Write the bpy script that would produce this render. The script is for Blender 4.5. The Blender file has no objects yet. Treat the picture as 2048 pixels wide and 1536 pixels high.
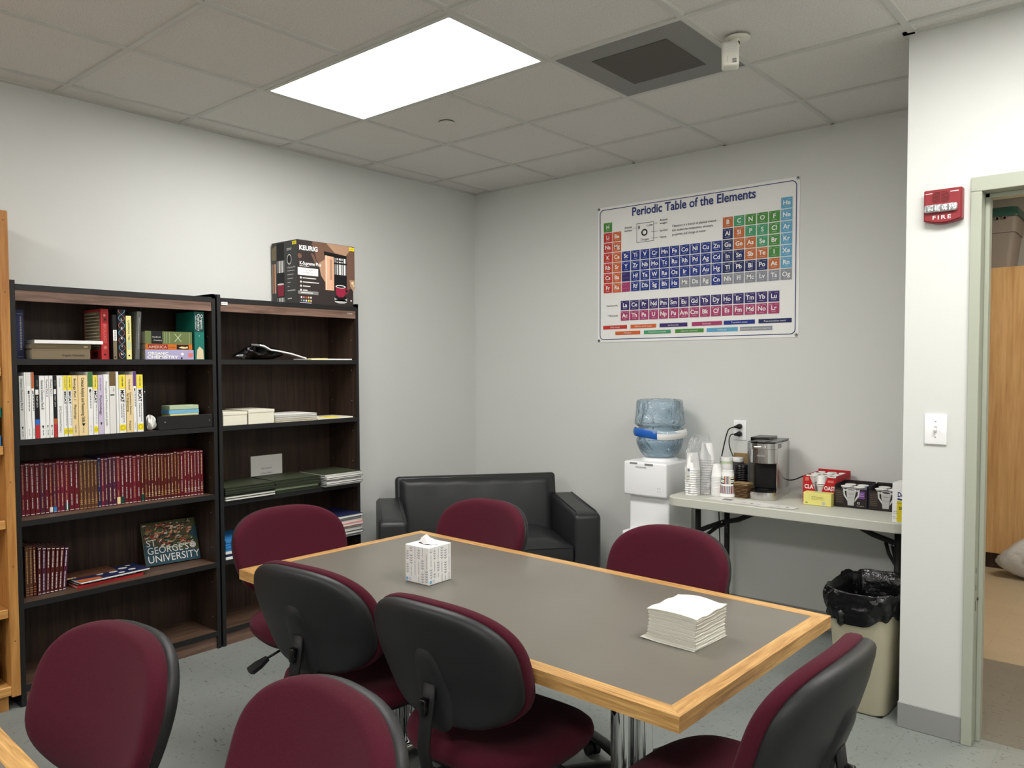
import bpy, bmesh, math, random
from mathutils import Vector, Matrix
PI = math.pi
SC = bpy.context.scene
COL = SC.collection

# ------------------------------------------------------------------ camera, world, exposure
def make_camera():
    f, yaw, pit, rol = 1557.7121, -0.7099, -0.0394, -0.0045
    fw = Vector((math.sin(yaw)*math.cos(pit), math.cos(yaw)*math.cos(pit), math.sin(pit)))
    r = Vector((math.cos(yaw), -math.sin(yaw), 0)); u = r.cross(fw)
    r2 = math.cos(rol)*r + math.sin(rol)*u; u2 = -math.sin(rol)*r + math.cos(rol)*u
    cd = bpy.data.cameras.new('camera'); cam = bpy.data.objects.new('camera', cd); COL.objects.link(cam)
    m = Matrix((r2, u2, -fw)).transposed().to_4x4(); m.translation = Vector((4.0068, -4.3670, 1.464))
    cam.matrix_world = m
    cd.sensor_fit = 'HORIZONTAL'; cd.sensor_width = 36; cd.lens = 36*f/2048
    cd.shift_x = 21.65/2048; cd.shift_y = 24.22/2048
    cd.clip_start = 0.02
    SC.camera = cam
make_camera()
W = bpy.data.worlds.new('world'); SC.world = W; W.use_nodes = True
W.node_tree.nodes['Background'].inputs[0].default_value = (0.5, 0.5, 0.5, 1)
W.node_tree.nodes['Background'].inputs[1].default_value = 0.02
SC.view_settings.view_transform = 'Standard'; SC.view_settings.look = 'None'
SC.view_settings.exposure = 0.12; SC.view_settings.gamma = 1.0
LAMP = 20.0          # panel radiance of the room's ceiling lights
LAMP_NEXT = 20.0      # panel radiance of the light in the room beyond the door
H = 2.745

# ------------------------------------------------------------------ materials
MATS = {}
def lin(c):
    c = c/255.0
    return c/12.92 if c <= 0.04045 else ((c+0.055)/1.055)**2.4
def rgb(t): return (lin(t[0]), lin(t[1]), lin(t[2]), 1)
def mat(name, col, rough=0.6, metal=0.0, spec=0.5, bump=None, vary=None, coat=0.0, sheen=0.0, emit=None, trans=0.0, ior=1.45, alpha=1.0):
    m = bpy.data.materials.new(name); m.use_nodes = True; nt = m.node_tree; b = nt.nodes['Principled BSDF']
    b.inputs['Base Color'].default_value = rgb(col); b.inputs['Roughness'].default_value = rough
    b.inputs['Metallic'].default_value = metal; b.inputs['Specular IOR Level'].default_value = spec
    b.inputs['Coat Weight'].default_value = coat; b.inputs['Sheen Weight'].default_value = sheen
    b.inputs['Transmission Weight'].default_value = trans; b.inputs['IOR'].default_value = ior
    b.inputs['Alpha'].default_value = alpha
    if emit: b.inputs['Emission Color'].default_value = (emit[0], emit[1], emit[2], 1); b.inputs['Emission Strength'].default_value = emit[3]
    if bump or vary:
        tc = nt.nodes.new('ShaderNodeTexCoord')
        if bump:
            n = nt.nodes.new('ShaderNodeTexNoise'); n.inputs['Scale'].default_value = bump[0]; n.inputs['Detail'].default_value = 4
            nt.links.new(tc.outputs['Object'], n.inputs['Vector'])
            bp = nt.nodes.new('ShaderNodeBump'); bp.inputs['Strength'].default_value = bump[1]; bp.inputs['Distance'].default_value = bump[2]
            nt.links.new(n.outputs['Fac'], bp.inputs['Height']); nt.links.new(bp.outputs['Normal'], b.inputs['Normal'])
        if vary:
            n = nt.nodes.new('ShaderNodeTexNoise'); n.inputs['Scale'].default_value = vary[0]; n.inputs['Detail'].default_value = 5
            nt.links.new(tc.outputs['Object'], n.inputs['Vector'])
            r = nt.nodes.new('ShaderNodeValToRGB'); r.color_ramp.elements[0].color = rgb(vary[1]); r.color_ramp.elements[1].color = rgb(col)
            r.color_ramp.elements[0].position = vary[2]; r.color_ramp.elements[1].position = vary[3]
            nt.links.new(n.outputs['Fac'], r.inputs['Fac']); nt.links.new(r.outputs['Color'], b.inputs['Base Color'])
    MATS[name] = m
    return m
def wood(name, c1, c2, scale, rough=0.45, spec=0.4, dist=3.0, fine=None):
    m = bpy.data.materials.new(name); m.use_nodes = True; nt = m.node_tree; b = nt.nodes['Principled BSDF']; L = nt.links.new
    tc = nt.nodes.new('ShaderNodeTexCoord'); mp = nt.nodes.new('ShaderNodeMapping'); mp.inputs['Scale'].default_value = scale
    L(tc.outputs['Object'], mp.inputs['Vector'])
    n = nt.nodes.new('ShaderNodeTexNoise'); n.inputs['Scale'].default_value = 1.0; n.inputs['Detail'].default_value = 6; n.inputs['Distortion'].default_value = dist*0.3
    n.inputs['Roughness'].default_value = 0.65
    L(mp.outputs['Vector'], n.inputs['Vector'])
    n2 = nt.nodes.new('ShaderNodeTexNoise'); n2.inputs['Scale'].default_value = 4.0; n2.inputs['Detail'].default_value = 3
    L(mp.outputs['Vector'], n2.inputs['Vector'])
    mx = nt.nodes.new('ShaderNodeMath'); mx.operation = 'MULTIPLY_ADD'; mx.inputs[1].default_value = 0.35; L(n2.outputs['Fac'], mx.inputs[0])
    ml = nt.nodes.new('ShaderNodeMath'); ml.operation = 'MULTIPLY'; ml.inputs[1].default_value = 0.65; L(n.outputs['Fac'], ml.inputs[0]); L(ml.outputs[0], mx.inputs[2])
    r = nt.nodes.new('ShaderNodeValToRGB'); r.color_ramp.elements[0].color = rgb(c1); r.color_ramp.elements[1].color = rgb(c2)
    r.color_ramp.elements[0].position = 0.36; r.color_ramp.elements[1].position = 0.62
    L(mx.outputs[0], r.inputs['Fac']); L(r.outputs['Color'], b.inputs['Base Color'])
    b.inputs['Roughness'].default_value = rough; b.inputs['Specular IOR Level'].default_value = spec
    MATS[name] = m
def flecked(name, base, tile, flecks, dark, rough, joint=0.0008, off=(0.0, 0.0)):
    """vinyl composition floor tile: square tiles, slightly different greys, short dark and pale flecks"""
    m = bpy.data.materials.new(name); m.use_nodes = True; nt = m.node_tree; b = nt.nodes['Principled BSDF']; L = nt.links.new
    tc = nt.nodes.new('ShaderNodeTexCoord'); mp = nt.nodes.new('ShaderNodeMapping'); mp.inputs['Location'].default_value = (off[0], off[1], 0)
    L(tc.outputs['Object'], mp.inputs['Vector'])
    br = nt.nodes.new('ShaderNodeTexBrick'); br.offset = 0; br.inputs['Scale'].default_value = 1.0
    br.inputs['Brick Width'].default_value = tile; br.inputs['Row Height'].default_value = tile; br.inputs['Mortar Size'].default_value = joint
    br.inputs['Color1'].default_value = rgb(base); br.inputs['Color2'].default_value = rgb(tuple(int(c*0.985) for c in base)); br.inputs['Mortar'].default_value = rgb(tuple(int(c*0.86) for c in base))
    br.inputs['Bias'].default_value = 0.0
    L(mp.outputs['Vector'], br.inputs['Vector'])
    def fleck(sc, st, lo, hi, col, prev, seed):
        v = nt.nodes.new('ShaderNodeMapping'); v.inputs['Scale'].default_value = st; v.inputs['Location'].default_value = (seed, seed*2, 0); v.inputs['Rotation'].default_value = (0, 0, seed)
        L(tc.outputs['Object'], v.inputs['Vector'])
        n = nt.nodes.new('ShaderNodeTexNoise'); n.inputs['Scale'].default_value = sc; n.inputs['Detail'].default_value = 2; L(v.outputs['Vector'], n.inputs['Vector'])
        rp = nt.nodes.new('ShaderNodeMapRange'); rp.inputs['From Min'].default_value = lo; rp.inputs['From Max'].default_value = hi; L(n.outputs['Fac'], rp.inputs['Value'])
        mx = nt.nodes.new('ShaderNodeMixRGB'); L(rp.outputs['Result'], mx.inputs['Fac']); L(prev, mx.inputs['Color1']); mx.inputs['Color2'].default_value = rgb(col)
        return mx.outputs['Color']
    o = fleck(30, (1, 3.2, 1), 0.665, 0.70, dark, br.outputs['Color'], 0.7)
    o = fleck(42, (3.0, 1, 1), 0.69, 0.72, dark, o, 2.9)
    o = fleck(36, (3.4, 1, 1), 0.66, 0.78, flecks, o, 1.9)
    o = fleck(3, (1, 1, 1), 0.45, 0.95, tuple(int(c*0.9) for c in base), o, 2.4)
    L(o, b.inputs['Base Color']); b.inputs['Roughness'].default_value = rough
    MATS[name] = m
def brushed(name, col, rough, scale=(2, 2, 400)):
    m = mat(name, col, rough, 1.0); nt = m.node_tree; b = nt.nodes['Principled BSDF']
    tc = nt.nodes.new('ShaderNodeTexCoord'); mp = nt.nodes.new('ShaderNodeMapping'); mp.inputs['Scale'].default_value = scale
    n = nt.nodes.new('ShaderNodeTexNoise'); n.inputs['Scale'].default_value = 1; bp = nt.nodes.new('ShaderNodeBump'); bp.inputs['Strength'].default_value = 0.06; bp.inputs['Distance'].default_value = 0.002
    nt.links.new(tc.outputs['Object'], mp.inputs['Vector']); nt.links.new(mp.outputs['Vector'], n.inputs['Vector']); nt.links.new(n.outputs['Fac'], bp.inputs['Height']); nt.links.new(bp.outputs['Normal'], b.inputs['Normal'])

mat('wall_paint', (216, 217, 213), 0.55, spec=0.3, bump=(180, 0.12, 0.002))
mat('ceiling_tile', (226, 223, 218), 0.95, spec=0.1, bump=(330, 0.35, 0.003), vary=(170, (203, 200, 194), 0.30, 0.5))
mat('grid_metal', (205, 204, 198), 0.5)
mat('grid_edge', (226, 225, 218), 0.5)
flecked('floor_tile', (136, 141, 136), 0.3048, (152, 155, 149), (84, 86, 78), 0.42, off=(0.1, 0.07))
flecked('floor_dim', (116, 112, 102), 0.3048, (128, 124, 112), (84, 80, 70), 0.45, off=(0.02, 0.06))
flecked('floor_tan', (176, 160, 134), 0.3048, (160, 143, 118), (150, 134, 108), 0.4, off=(0.02, 0.1))
mat('vinyl_base', (150, 150, 148), 0.45)
mat('door_paint', (172, 176, 160), 0.38, bump=(60, 0.08, 0.002))
mat('diffuser', (255, 255, 255), 0.5, emit=(1.0, 0.985, 0.955, LAMP))
mat('diffuser_next', (255, 255, 255), 0.5, emit=(1.0, 0.9, 0.75, LAMP_NEXT))
mat('white_plastic', (246, 246, 246), 0.35)
mat('warm_plastic', (222, 220, 208), 0.4)
mat('black_plastic', (33, 34, 35), 0.50, spec=0.45, bump=(500, 0.25, 0.001))
mat('black_gloss', (10, 10, 11), 0.2)
mat('black_matte', (16, 16, 17), 0.6)
mat('dark_grey', (62, 63, 62), 0.6)
mat('grey_mid', (128, 128, 126), 0.6)
mat('grey_light', (186, 186, 184), 0.6)
mat('vent_mesh', (146, 146, 142), 0.7)
mat('vent_core', (92, 89, 83), 0.8)
mat('fabric', (80, 28, 41), 0.95, spec=0.06, bump=(900, 0.35, 0.0015), sheen=0.05, vary=(700, (65, 22, 33), 0.35, 0.6))
wood('oak_edge', (150, 106, 56), (214, 170, 108), (3, 55, 55), 0.35)
wood('oak_edge_y', (150, 106, 56), (214, 170, 108), (55, 3, 55), 0.35)
wood('oak_case', (160, 104, 48), (202, 148, 82), (28, 28, 1.6), 0.45)
wood('oak_shelf', (170, 116, 56), (212, 160, 92), (28, 1.6, 28), 0.45)
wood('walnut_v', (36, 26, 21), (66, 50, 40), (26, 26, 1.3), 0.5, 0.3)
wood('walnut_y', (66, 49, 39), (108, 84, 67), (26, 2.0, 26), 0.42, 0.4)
wood('apron_wood', (86, 66, 56), (136, 108, 94), (10, 1.6, 22), 0.45, 0.3)
wood('maple', (196, 150, 98), (222, 182, 130), (16, 16, 1.0), 0.4)
mat('case_black', (30, 30, 31), 0.5, spec=0.4)
mat('laminate', (114, 110, 101), 0.3, spec=0.45, bump=(500, 0.05, 0.001), vary=(3.0, (107, 102, 93), 0.3, 0.7))
mat('chrome', (225, 226, 228), 0.07, 1.0)
brushed('steel', (214, 213, 210), 0.22)
brushed('steel_dark', (120, 120, 120), 0.3)
mat('leather', (38, 39, 40), 0.42, spec=0.5, bump=(220, 0.12, 0.002))
mat('bag_black', (12, 12, 13), 0.22, spec=0.6, bump=(38, 0.5, 0.01))
mat('bin_plastic', (214, 206, 178), 0.5)
mat('table_plastic', (198, 198, 186), 0.55, bump=(300, 0.2, 0.002))
mat('paper', (236, 234, 228), 0.8)
mat('paper_warm', (232, 226, 208), 0.85, bump=(400, 0.1, 0.001))
mat('pages', (206, 198, 176), 0.9, bump=(600, 0.4, 0.001))
mat('napkin', (222, 219, 208), 0.95, spec=0.1, bump=(700, 0.35, 0.001))
mat('tissue', (236, 236, 236), 0.9, spec=0.1)
mat('cream_card', (230, 225, 206), 0.6)
mat('ink', (20, 20, 22), 0.7)
mat('ink_grey', (120, 118, 124), 0.8)
mat('navy', (26, 44, 112), 0.5)
mat('cord', (14, 14, 14), 0.4)
def film(name, tint, gl, fac, rough=0.06, bump=None, haze=(0.9, 0.9, 0.9), hz=0.06):
    '''thin clear plastic: tinted see-through sheet with a faint haze and fresnel highlights'''
    m = bpy.data.materials.new(name); m.use_nodes = True; nt = m.node_tree; nt.nodes.remove(nt.nodes['Principled BSDF']); L = nt.links.new; out = nt.nodes['Material Output']
    t = nt.nodes.new('ShaderNodeBsdfTransparent'); t.inputs['Color'].default_value = rgb(tint)
    d = nt.nodes.new('ShaderNodeBsdfDiffuse'); d.inputs['Color'].default_value = (*haze, 1)
    g = nt.nodes.new('ShaderNodeBsdfGlossy'); g.inputs['Roughness'].default_value = rough; g.inputs['Color'].default_value = (gl, gl, gl, 1)
    f = nt.nodes.new('ShaderNodeFresnel'); f.inputs['IOR'].default_value = fac
    a = nt.nodes.new('ShaderNodeMixShader'); a.inputs[0].default_value = hz; L(t.outputs[0], a.inputs[1]); L(d.outputs[0], a.inputs[2])
    b = nt.nodes.new('ShaderNodeMixShader'); L(f.outputs[0], b.inputs[0]); L(a.outputs[0], b.inputs[1]); L(g.outputs[0], b.inputs[2]); L(b.outputs[0], out.inputs['Surface'])
    if bump:
        tc = nt.nodes.new('ShaderNodeTexCoord'); n = nt.nodes.new('ShaderNodeTexNoise'); n.inputs['Scale'].default_value = bump[0]; n.inputs['Detail'].default_value = 3; n.inputs['Distortion'].default_value = 1.2
        L(tc.outputs['Object'], n.inputs['Vector']); bp = nt.nodes.new('ShaderNodeBump'); bp.inputs['Strength'].default_value = bump[1]; bp.inputs['Distance'].default_value = 0.02
        L(n.outputs['Fac'], bp.inputs['Height']); L(bp.outputs['Normal'], g.inputs['Normal']); L(bp.outputs['Normal'], f.inputs['Normal'])
    MATS[name] = m
film('water_pet', (238, 247, 252), 1.0, 1.45, 0.03, (18, 0.9), (0.58, 0.78, 0.95), 0.20)
film('clear_film', (253, 253, 254), 1.0, 1.28, 0.12, (26, 0.8), (0.92, 0.94, 0.96), 0.09)
film('clear_tank', (226, 230, 233), 1.0, 1.5, 0.05, None, (0.6, 0.62, 0.65), 0.10)
mat('label_blue', (36, 96, 184), 0.25)
mat('bag_white', (214, 214, 214), 0.35, trans=0.25, bump=(25, 0.5, 0.01))
mat('kraft', (150, 124, 84), 0.85)
mat('kraft_dark', (108, 80, 50), 0.85)
mat('alarm_red', (140, 44, 50), 0.35)
mat('strobe', (215, 218, 220), 0.12, metal=0.6, bump=(90, 0.9, 0.01))
mat('tote_grey', (150, 142, 136), 0.5)
mat('tote_green', (50, 92, 84), 0.35)
COLS = dict(white=(240,239,236), offwhite=(226,224,218), lightgrey=(204,203,200), cream=(238,212,158), lilac=(206,192,216), yellow=(246,224,42),
    orange=(190,96,48), red=(190,50,54), dred=(140,32,30), blue=(52,110,200), black=(18,18,20), green=(72,118,64), olive=(104,116,70), brown=(110,88,52),
    purple=(98,58,128), teal=(26,110,96), tealdark=(18,66,60), khaki=(126,112,88), khakid=(92,80,56), greycloth=(92,92,90), orangebr=(196,110,34), lilacbook=(170,164,198),
    maroon=(98,24,32), maroon2=(110,30,50), maroon3=(84,30,26), brownv=(92,58,42), plum=(78,34,58), gold=(190,150,96), gold2=(214,190,150), silverp=(205,200,200),
    navyd=(30,36,74), bluel=(120,190,226), palegreen=(190,208,170), paleyel=(236,226,150), folder=(62,68,50), folderd=(44,50,38), skyblue=(52,128,190), pink=(214,120,110),
    keurigdark=(52,44,42), keurigbrown=(112,82,68), keurigtan=(176,140,112), mug=(150,32,60), box_red=(186,28,36), teabox=(232,222,130), kdark=(40,32,30), kpurple=(112,72,140), kblue=(60,64,112),
    sugar_yellow=(222,204,40), sea=(34,72,84), land=(70,74,42), roof=(188,84,50), roofl=(220,170,140), housew=(226,214,204), beige=(214,196,160),
    He=(96,166,200), Hc=(74,140,62), C_=(70,154,108), B_=(196,106,54), A_=(196,56,48), E_=(210,100,52), T_=(30,52,136), P_=(32,42,96), L_=(58,44,108), X_=(170,62,108), U_=(140,142,152))
for k, v in COLS.items(): mat(k, v, 0.55, spec=0.35)
for k in ('maroon', 'maroon2', 'maroon3', 'brownv', 'plum'): MATS[k].node_tree.nodes['Principled BSDF'].inputs['Roughness'].default_value = 0.4

# ------------------------------------------------------------------ mesh builder
MTX = {}
def I4(): return Matrix.Identity(4)
class M:
    def __init__(s, T=None): s.v = []; s.f = []; s.T = T or I4()
    def add(s, vs, fs, m, smooth=False, T=None):
        o = len(s.v); X = s.T @ T if T else s.T
        s.v += [X @ Vector(p) for p in vs]
        s.f += [(tuple(i+o for i in f), m, smooth) for f in fs]
    def quad(s, a, b, c, d, m): s.add([a, b, c, d], [(0, 1, 2, 3)], m)
    def box(s, x0, x1, y0, y1, z0, z1, m, bev=0, seg=2, T=None, smooth=None):
        if x0 > x1: x0, x1 = x1, x0
        if y0 > y1: y0, y1 = y1, y0
        if z0 > z1: z0, z1 = z1, z0
        if bev <= 0:
            vs = [(x, y, z) for z in (z0, z1) for y in (y0, y1) for x in (x0, x1)]
            s.add(vs, [(0, 2, 3, 1), (4, 5, 7, 6), (0, 1, 5, 4), (2, 6, 7, 3), (0, 4, 6, 2), (1, 3, 7, 5)], m, False, T)
        else:
            bm = bmesh.new(); bmesh.ops.create_cube(bm, size=1)
            for v in bm.verts: v.co = Vector(((x0+x1)/2+v.co.x*(x1-x0), (y0+y1)/2+v.co.y*(y1-y0), (z0+z1)/2+v.co.z*(z1-z0)))
            bmesh.ops.bevel(bm, geom=bm.edges[:], offset=min(bev, (x1-x0)*.49, (y1-y0)*.49, (z1-z0)*.49), segments=seg, profile=0.5, affect='EDGES')
            s.bm(bm, m, True if smooth is None else smooth, T)
        return s
    def bm(s, bm, m, smooth=False, T=None):
        bm.verts.index_update()
        s.add([v.co.copy() for v in bm.verts], [tuple(v.index for v in f.verts) for f in bm.faces], m, smooth, T); bm.free()
    def cyl(s, p0, p1, r0, m, r1=None, n=20, cap=True, smooth=True):
        r1 = r0 if r1 is None else r1
        p0, p1 = Vector(p0), Vector(p1); d = (p1-p0).normalized(); a = d.orthogonal().normalized(); b = d.cross(a)
        vs = []
        for p, r in ((p0, r0), (p1, r1)):
            vs += [p + r*(math.cos(2*PI*k/n)*a + math.sin(2*PI*k/n)*b) for k in range(n)]
        s.add(vs, [(k, (k+1) % n, n+(k+1) % n, n+k) for k in range(n)], m, smooth)
        if cap: s.add(vs, [tuple(range(n-1, -1, -1)), tuple(range(n, 2*n))], m, False)
    def tube(s, pts, r, m, n=10, flat=None, cap=True):
        pts = [Vector(p) for p in pts]; vs = []; N = len(pts); up = None
        for i, p in enumerate(pts):
            t = (pts[min(i+1, N-1)]-pts[max(i-1, 0)]).normalized()
            if up is None: up = t.orthogonal().normalized() if flat is None else Vector(flat)
            a = (up - t*up.dot(t)).normalized() if flat is None else (Vector(flat)-t*Vector(flat).dot(t)).normalized()
            up = a; b = t.cross(a); rr = r[i] if isinstance(r, list) else r
            ra, rb = rr if isinstance(rr, (list, tuple)) else (rr, rr)
            vs += [p + ra*math.cos(2*PI*k/n)*a + rb*math.sin(2*PI*k/n)*b for k in range(n)]
        fs = [(i*n+k, i*n+(k+1) % n, (i+1)*n+(k+1) % n, (i+1)*n+k) for i in range(N-1) for k in range(n)]
        if cap: fs += [tuple(range(n-1, -1, -1)), tuple(range((N-1)*n, N*n))]
        s.add(vs, fs, m, True)
    def lathe(s, prof, m, c=(0, 0, 0), n=32, wob=None, sx=1, sy=1):
        vs = []
        for i, (r, z) in enumerate(prof):
            for k in range(n):
                a = 2*PI*k/n; q = r*(1+(wob(a, z) if wob else 0)); vs.append((c[0]+sx*q*math.cos(a), c[1]+sy*q*math.sin(a), c[2]+z))
        s.add(vs, [(i*n+k, i*n+(k+1) % n, (i+1)*n+(k+1) % n, (i+1)*n+k) for i in range(len(prof)-1) for k in range(n)], m, True)
        if prof[0][0] > 1e-4: s.add(vs[:n], [tuple(range(n-1, -1, -1))], m)
        if prof[-1][0] > 1e-4: s.add(vs[-n:], [tuple(range(n))], m)
    def grid(s, f, nu, nv, m, smooth=True, cu=False):
        vs = [f(i/nu, j/nv) for i in range(nu+(0 if cu else 1)) for j in range(nv+1)]
        K = nu if cu else nu+1
        s.add(vs, [(i*(nv+1)+j, ((i+1) % K)*(nv+1)+j, ((i+1) % K)*(nv+1)+j+1, i*(nv+1)+j+1) for i in range(nu) for j in range(nv)], m, smooth)
    def prism(s, poly, O, R, U, depth, m):
        """poly: 2D outline (ccw) in plane R,U at O; extruded by depth along R x U"""
        O, R, U = Vector(O), Vector(R), Vector(U); N = R.cross(U).normalized(); n = len(poly)
        vs = [O+R*x+U*y for x, y in poly]+[O+R*x+U*y+N*depth for x, y in poly]
        s.add(vs, [tuple(range(n-1, -1, -1)), tuple(range(n, 2*n))]+[(k, (k+1) % n, n+(k+1) % n, n+k) for k in range(n)], m)
    # flat printed shapes on a plane
    def rect(s, P, x, y, w, h, m, o=0.0004):
        O, R, U = P; N = R.cross(U); a = O+N*o
        s.quad(a+R*x+U*y, a+R*(x+w)+U*y, a+R*(x+w)+U*(y+h), a+R*x+U*(y+h), m)
    def poly(s, P, pts, m, o=0.0004):
        O, R, U = P; N = R.cross(U); a = O+N*o
        s.add([a+R*x+U*y for x, y in pts], [tuple(range(len(pts)))], m)
    def disc(s, P, x, y, r, m, o=0.0005, n=20, ry=None):
        s.poly(P, [(x+r*math.cos(2*PI*k/n), y+(ry or r)*math.sin(2*PI*k/n)) for k in range(n)], m, o)
    def ring(s, P, x, y, r, t, m, o=0.0006, n=24, ry=None):
        ry = ry or r; O, R, U = P; N = R.cross(U); a = O+N*o
        vs = [a+R*(x+rr*math.cos(2*PI*k/n))+U*(y+(rr/r*ry)*math.sin(2*PI*k/n)) for rr in (r, r-t) for k in range(n)]
        s.add(vs, [(k, (k+1) % n, n+(k+1) % n, n+k) for k in range(n)], m)
    def text(s, P, x, y, txt, size, m, o=0.0007, align='LEFT', bold=0.0, width=None, rot=0.0, space=1.0):
        vs, fs = text_mesh(txt, align, bold, space)
        O, R, U = P; N = R.cross(U); k = size; kx = size
        if width:
            xs = [p[0] for p in vs]; kx = width/(max(xs)-min(xs))
        c, sn = math.cos(rot), math.sin(rot)
        q = [(p[0]*kx, p[1]*k) for p in vs]; q = [(a*c-b*sn, a*sn+b*c) for a, b in q]
        s.add([O+N*o+R*(x+a)+U*(y+b) for a, b in q], fs, m)
    def dashes(s, P, x0, y0, x1, m, h=0.004, seed=0, o=0.0007, vert=False, lo=.004, hi=.014):
        """a line of illegibly small print: short bars with word gaps"""
        rn = random.Random(seed); x = x0
        while x < x1:
            w = min(rn.uniform(lo, hi), x1-x)
            if vert: s.rect(P, y0, x, h, w, m, o)
            else: s.rect(P, x, y0, w, h, m, o)
            x += w+0.0025
    def build(s, name, parent=None, local=False, label=None, org=None):
        if not local:
            if parent is None:
                if org is None:
                    xs = [v.x for v in s.v]; ys = [v.y for v in s.v]; org = ((min(xs)+max(xs))/2, (min(ys)+max(ys))/2, min(v.z for v in s.v))
                T = Matrix.Translation(Vector(org))
            else: T = MTX[parent.name]
            inv = T.inverted(); vs = [inv @ v for v in s.v]
        else:
            T = MTX[parent.name] if parent else I4(); vs = s.v
        me = bpy.data.meshes.new(name); me.from_pydata([tuple(v) for v in vs], [], [f[0] for f in s.f])
        names = []
        for f in s.f:
            if f[1] not in names: names.append(f[1])
        for nme in names: me.materials.append(MATS[nme])
        idx = {n: i for i, n in enumerate(names)}
        me.polygons.foreach_set('material_index', [idx[f[1]] for f in s.f])
        me.polygons.foreach_set('use_smooth', [f[2] for f in s.f])
        me.update()
        o = bpy.data.objects.new(name, me); COL.objects.link(o)
        if parent: o.parent = parent; MTX[o.name] = MTX[parent.name]
        else: o.matrix_world = T; MTX[o.name] = T
        if label: o['label'] = label
        return o
TXT = {}
def text_mesh(txt, align, bold, space):
    key = (txt, align, bold, space)
    if key not in TXT:
        c = bpy.data.curves.new('t', 'FONT'); c.body = txt; c.align_x = align; c.offset = bold; c.resolution_u = 3; c.space_character = space
        o = bpy.data.objects.new('t', c); COL.objects.link(o)
        dg = bpy.context.evaluated_depsgraph_get(); me = o.evaluated_get(dg).to_mesh()
        TXT[key] = ([(v.co.x, v.co.y) for v in me.vertices], [tuple(p.vertices) for p in me.polygons])
        o.evaluated_get(dg).to_mesh_clear(); bpy.data.objects.remove(o); bpy.data.curves.remove(c)
    return TXT[key]
def P3(O, R, U): return (Vector(O), Vector(R).normalized(), Vector(U).normalized())
def tag(o, label, cat, group=None):
    o['label'] = label; o['category'] = cat
    if group: o['group'] = group
    return o
def thing(name, label, cat, loc=(0, 0, 0), rz=0.0, group=None):
    o = bpy.data.objects.new(name, None); COL.objects.link(o); o.empty_display_size = 0.05
    o.location = loc; o.rotation_euler = (0, 0, rz); MTX[o.name] = Matrix.Translation(Vector(loc)) @ Matrix.Rotation(rz, 4, 'Z')
    return tag(o, label, cat, group)
def struct(m, name, parent=None):
    o = m.build(name, parent)
    o['kind'] = 'structure'
    return o
def dup(src, loc, rz, label):
    r = src.copy(); COL.objects.link(r); r.location = loc; r.rotation_euler = (0, 0, rz); r['label'] = label
    for c in list(src.children):
        d = c.copy(); COL.objects.link(d); d.parent = r
        for e in list(c.children):
            g = e.copy(); COL.objects.link(g); g.parent = d
    return r
X_, Y_, Z_ = Vector((1, 0, 0)), Vector((0, 1, 0)), Vector((0, 0, 1))

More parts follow.
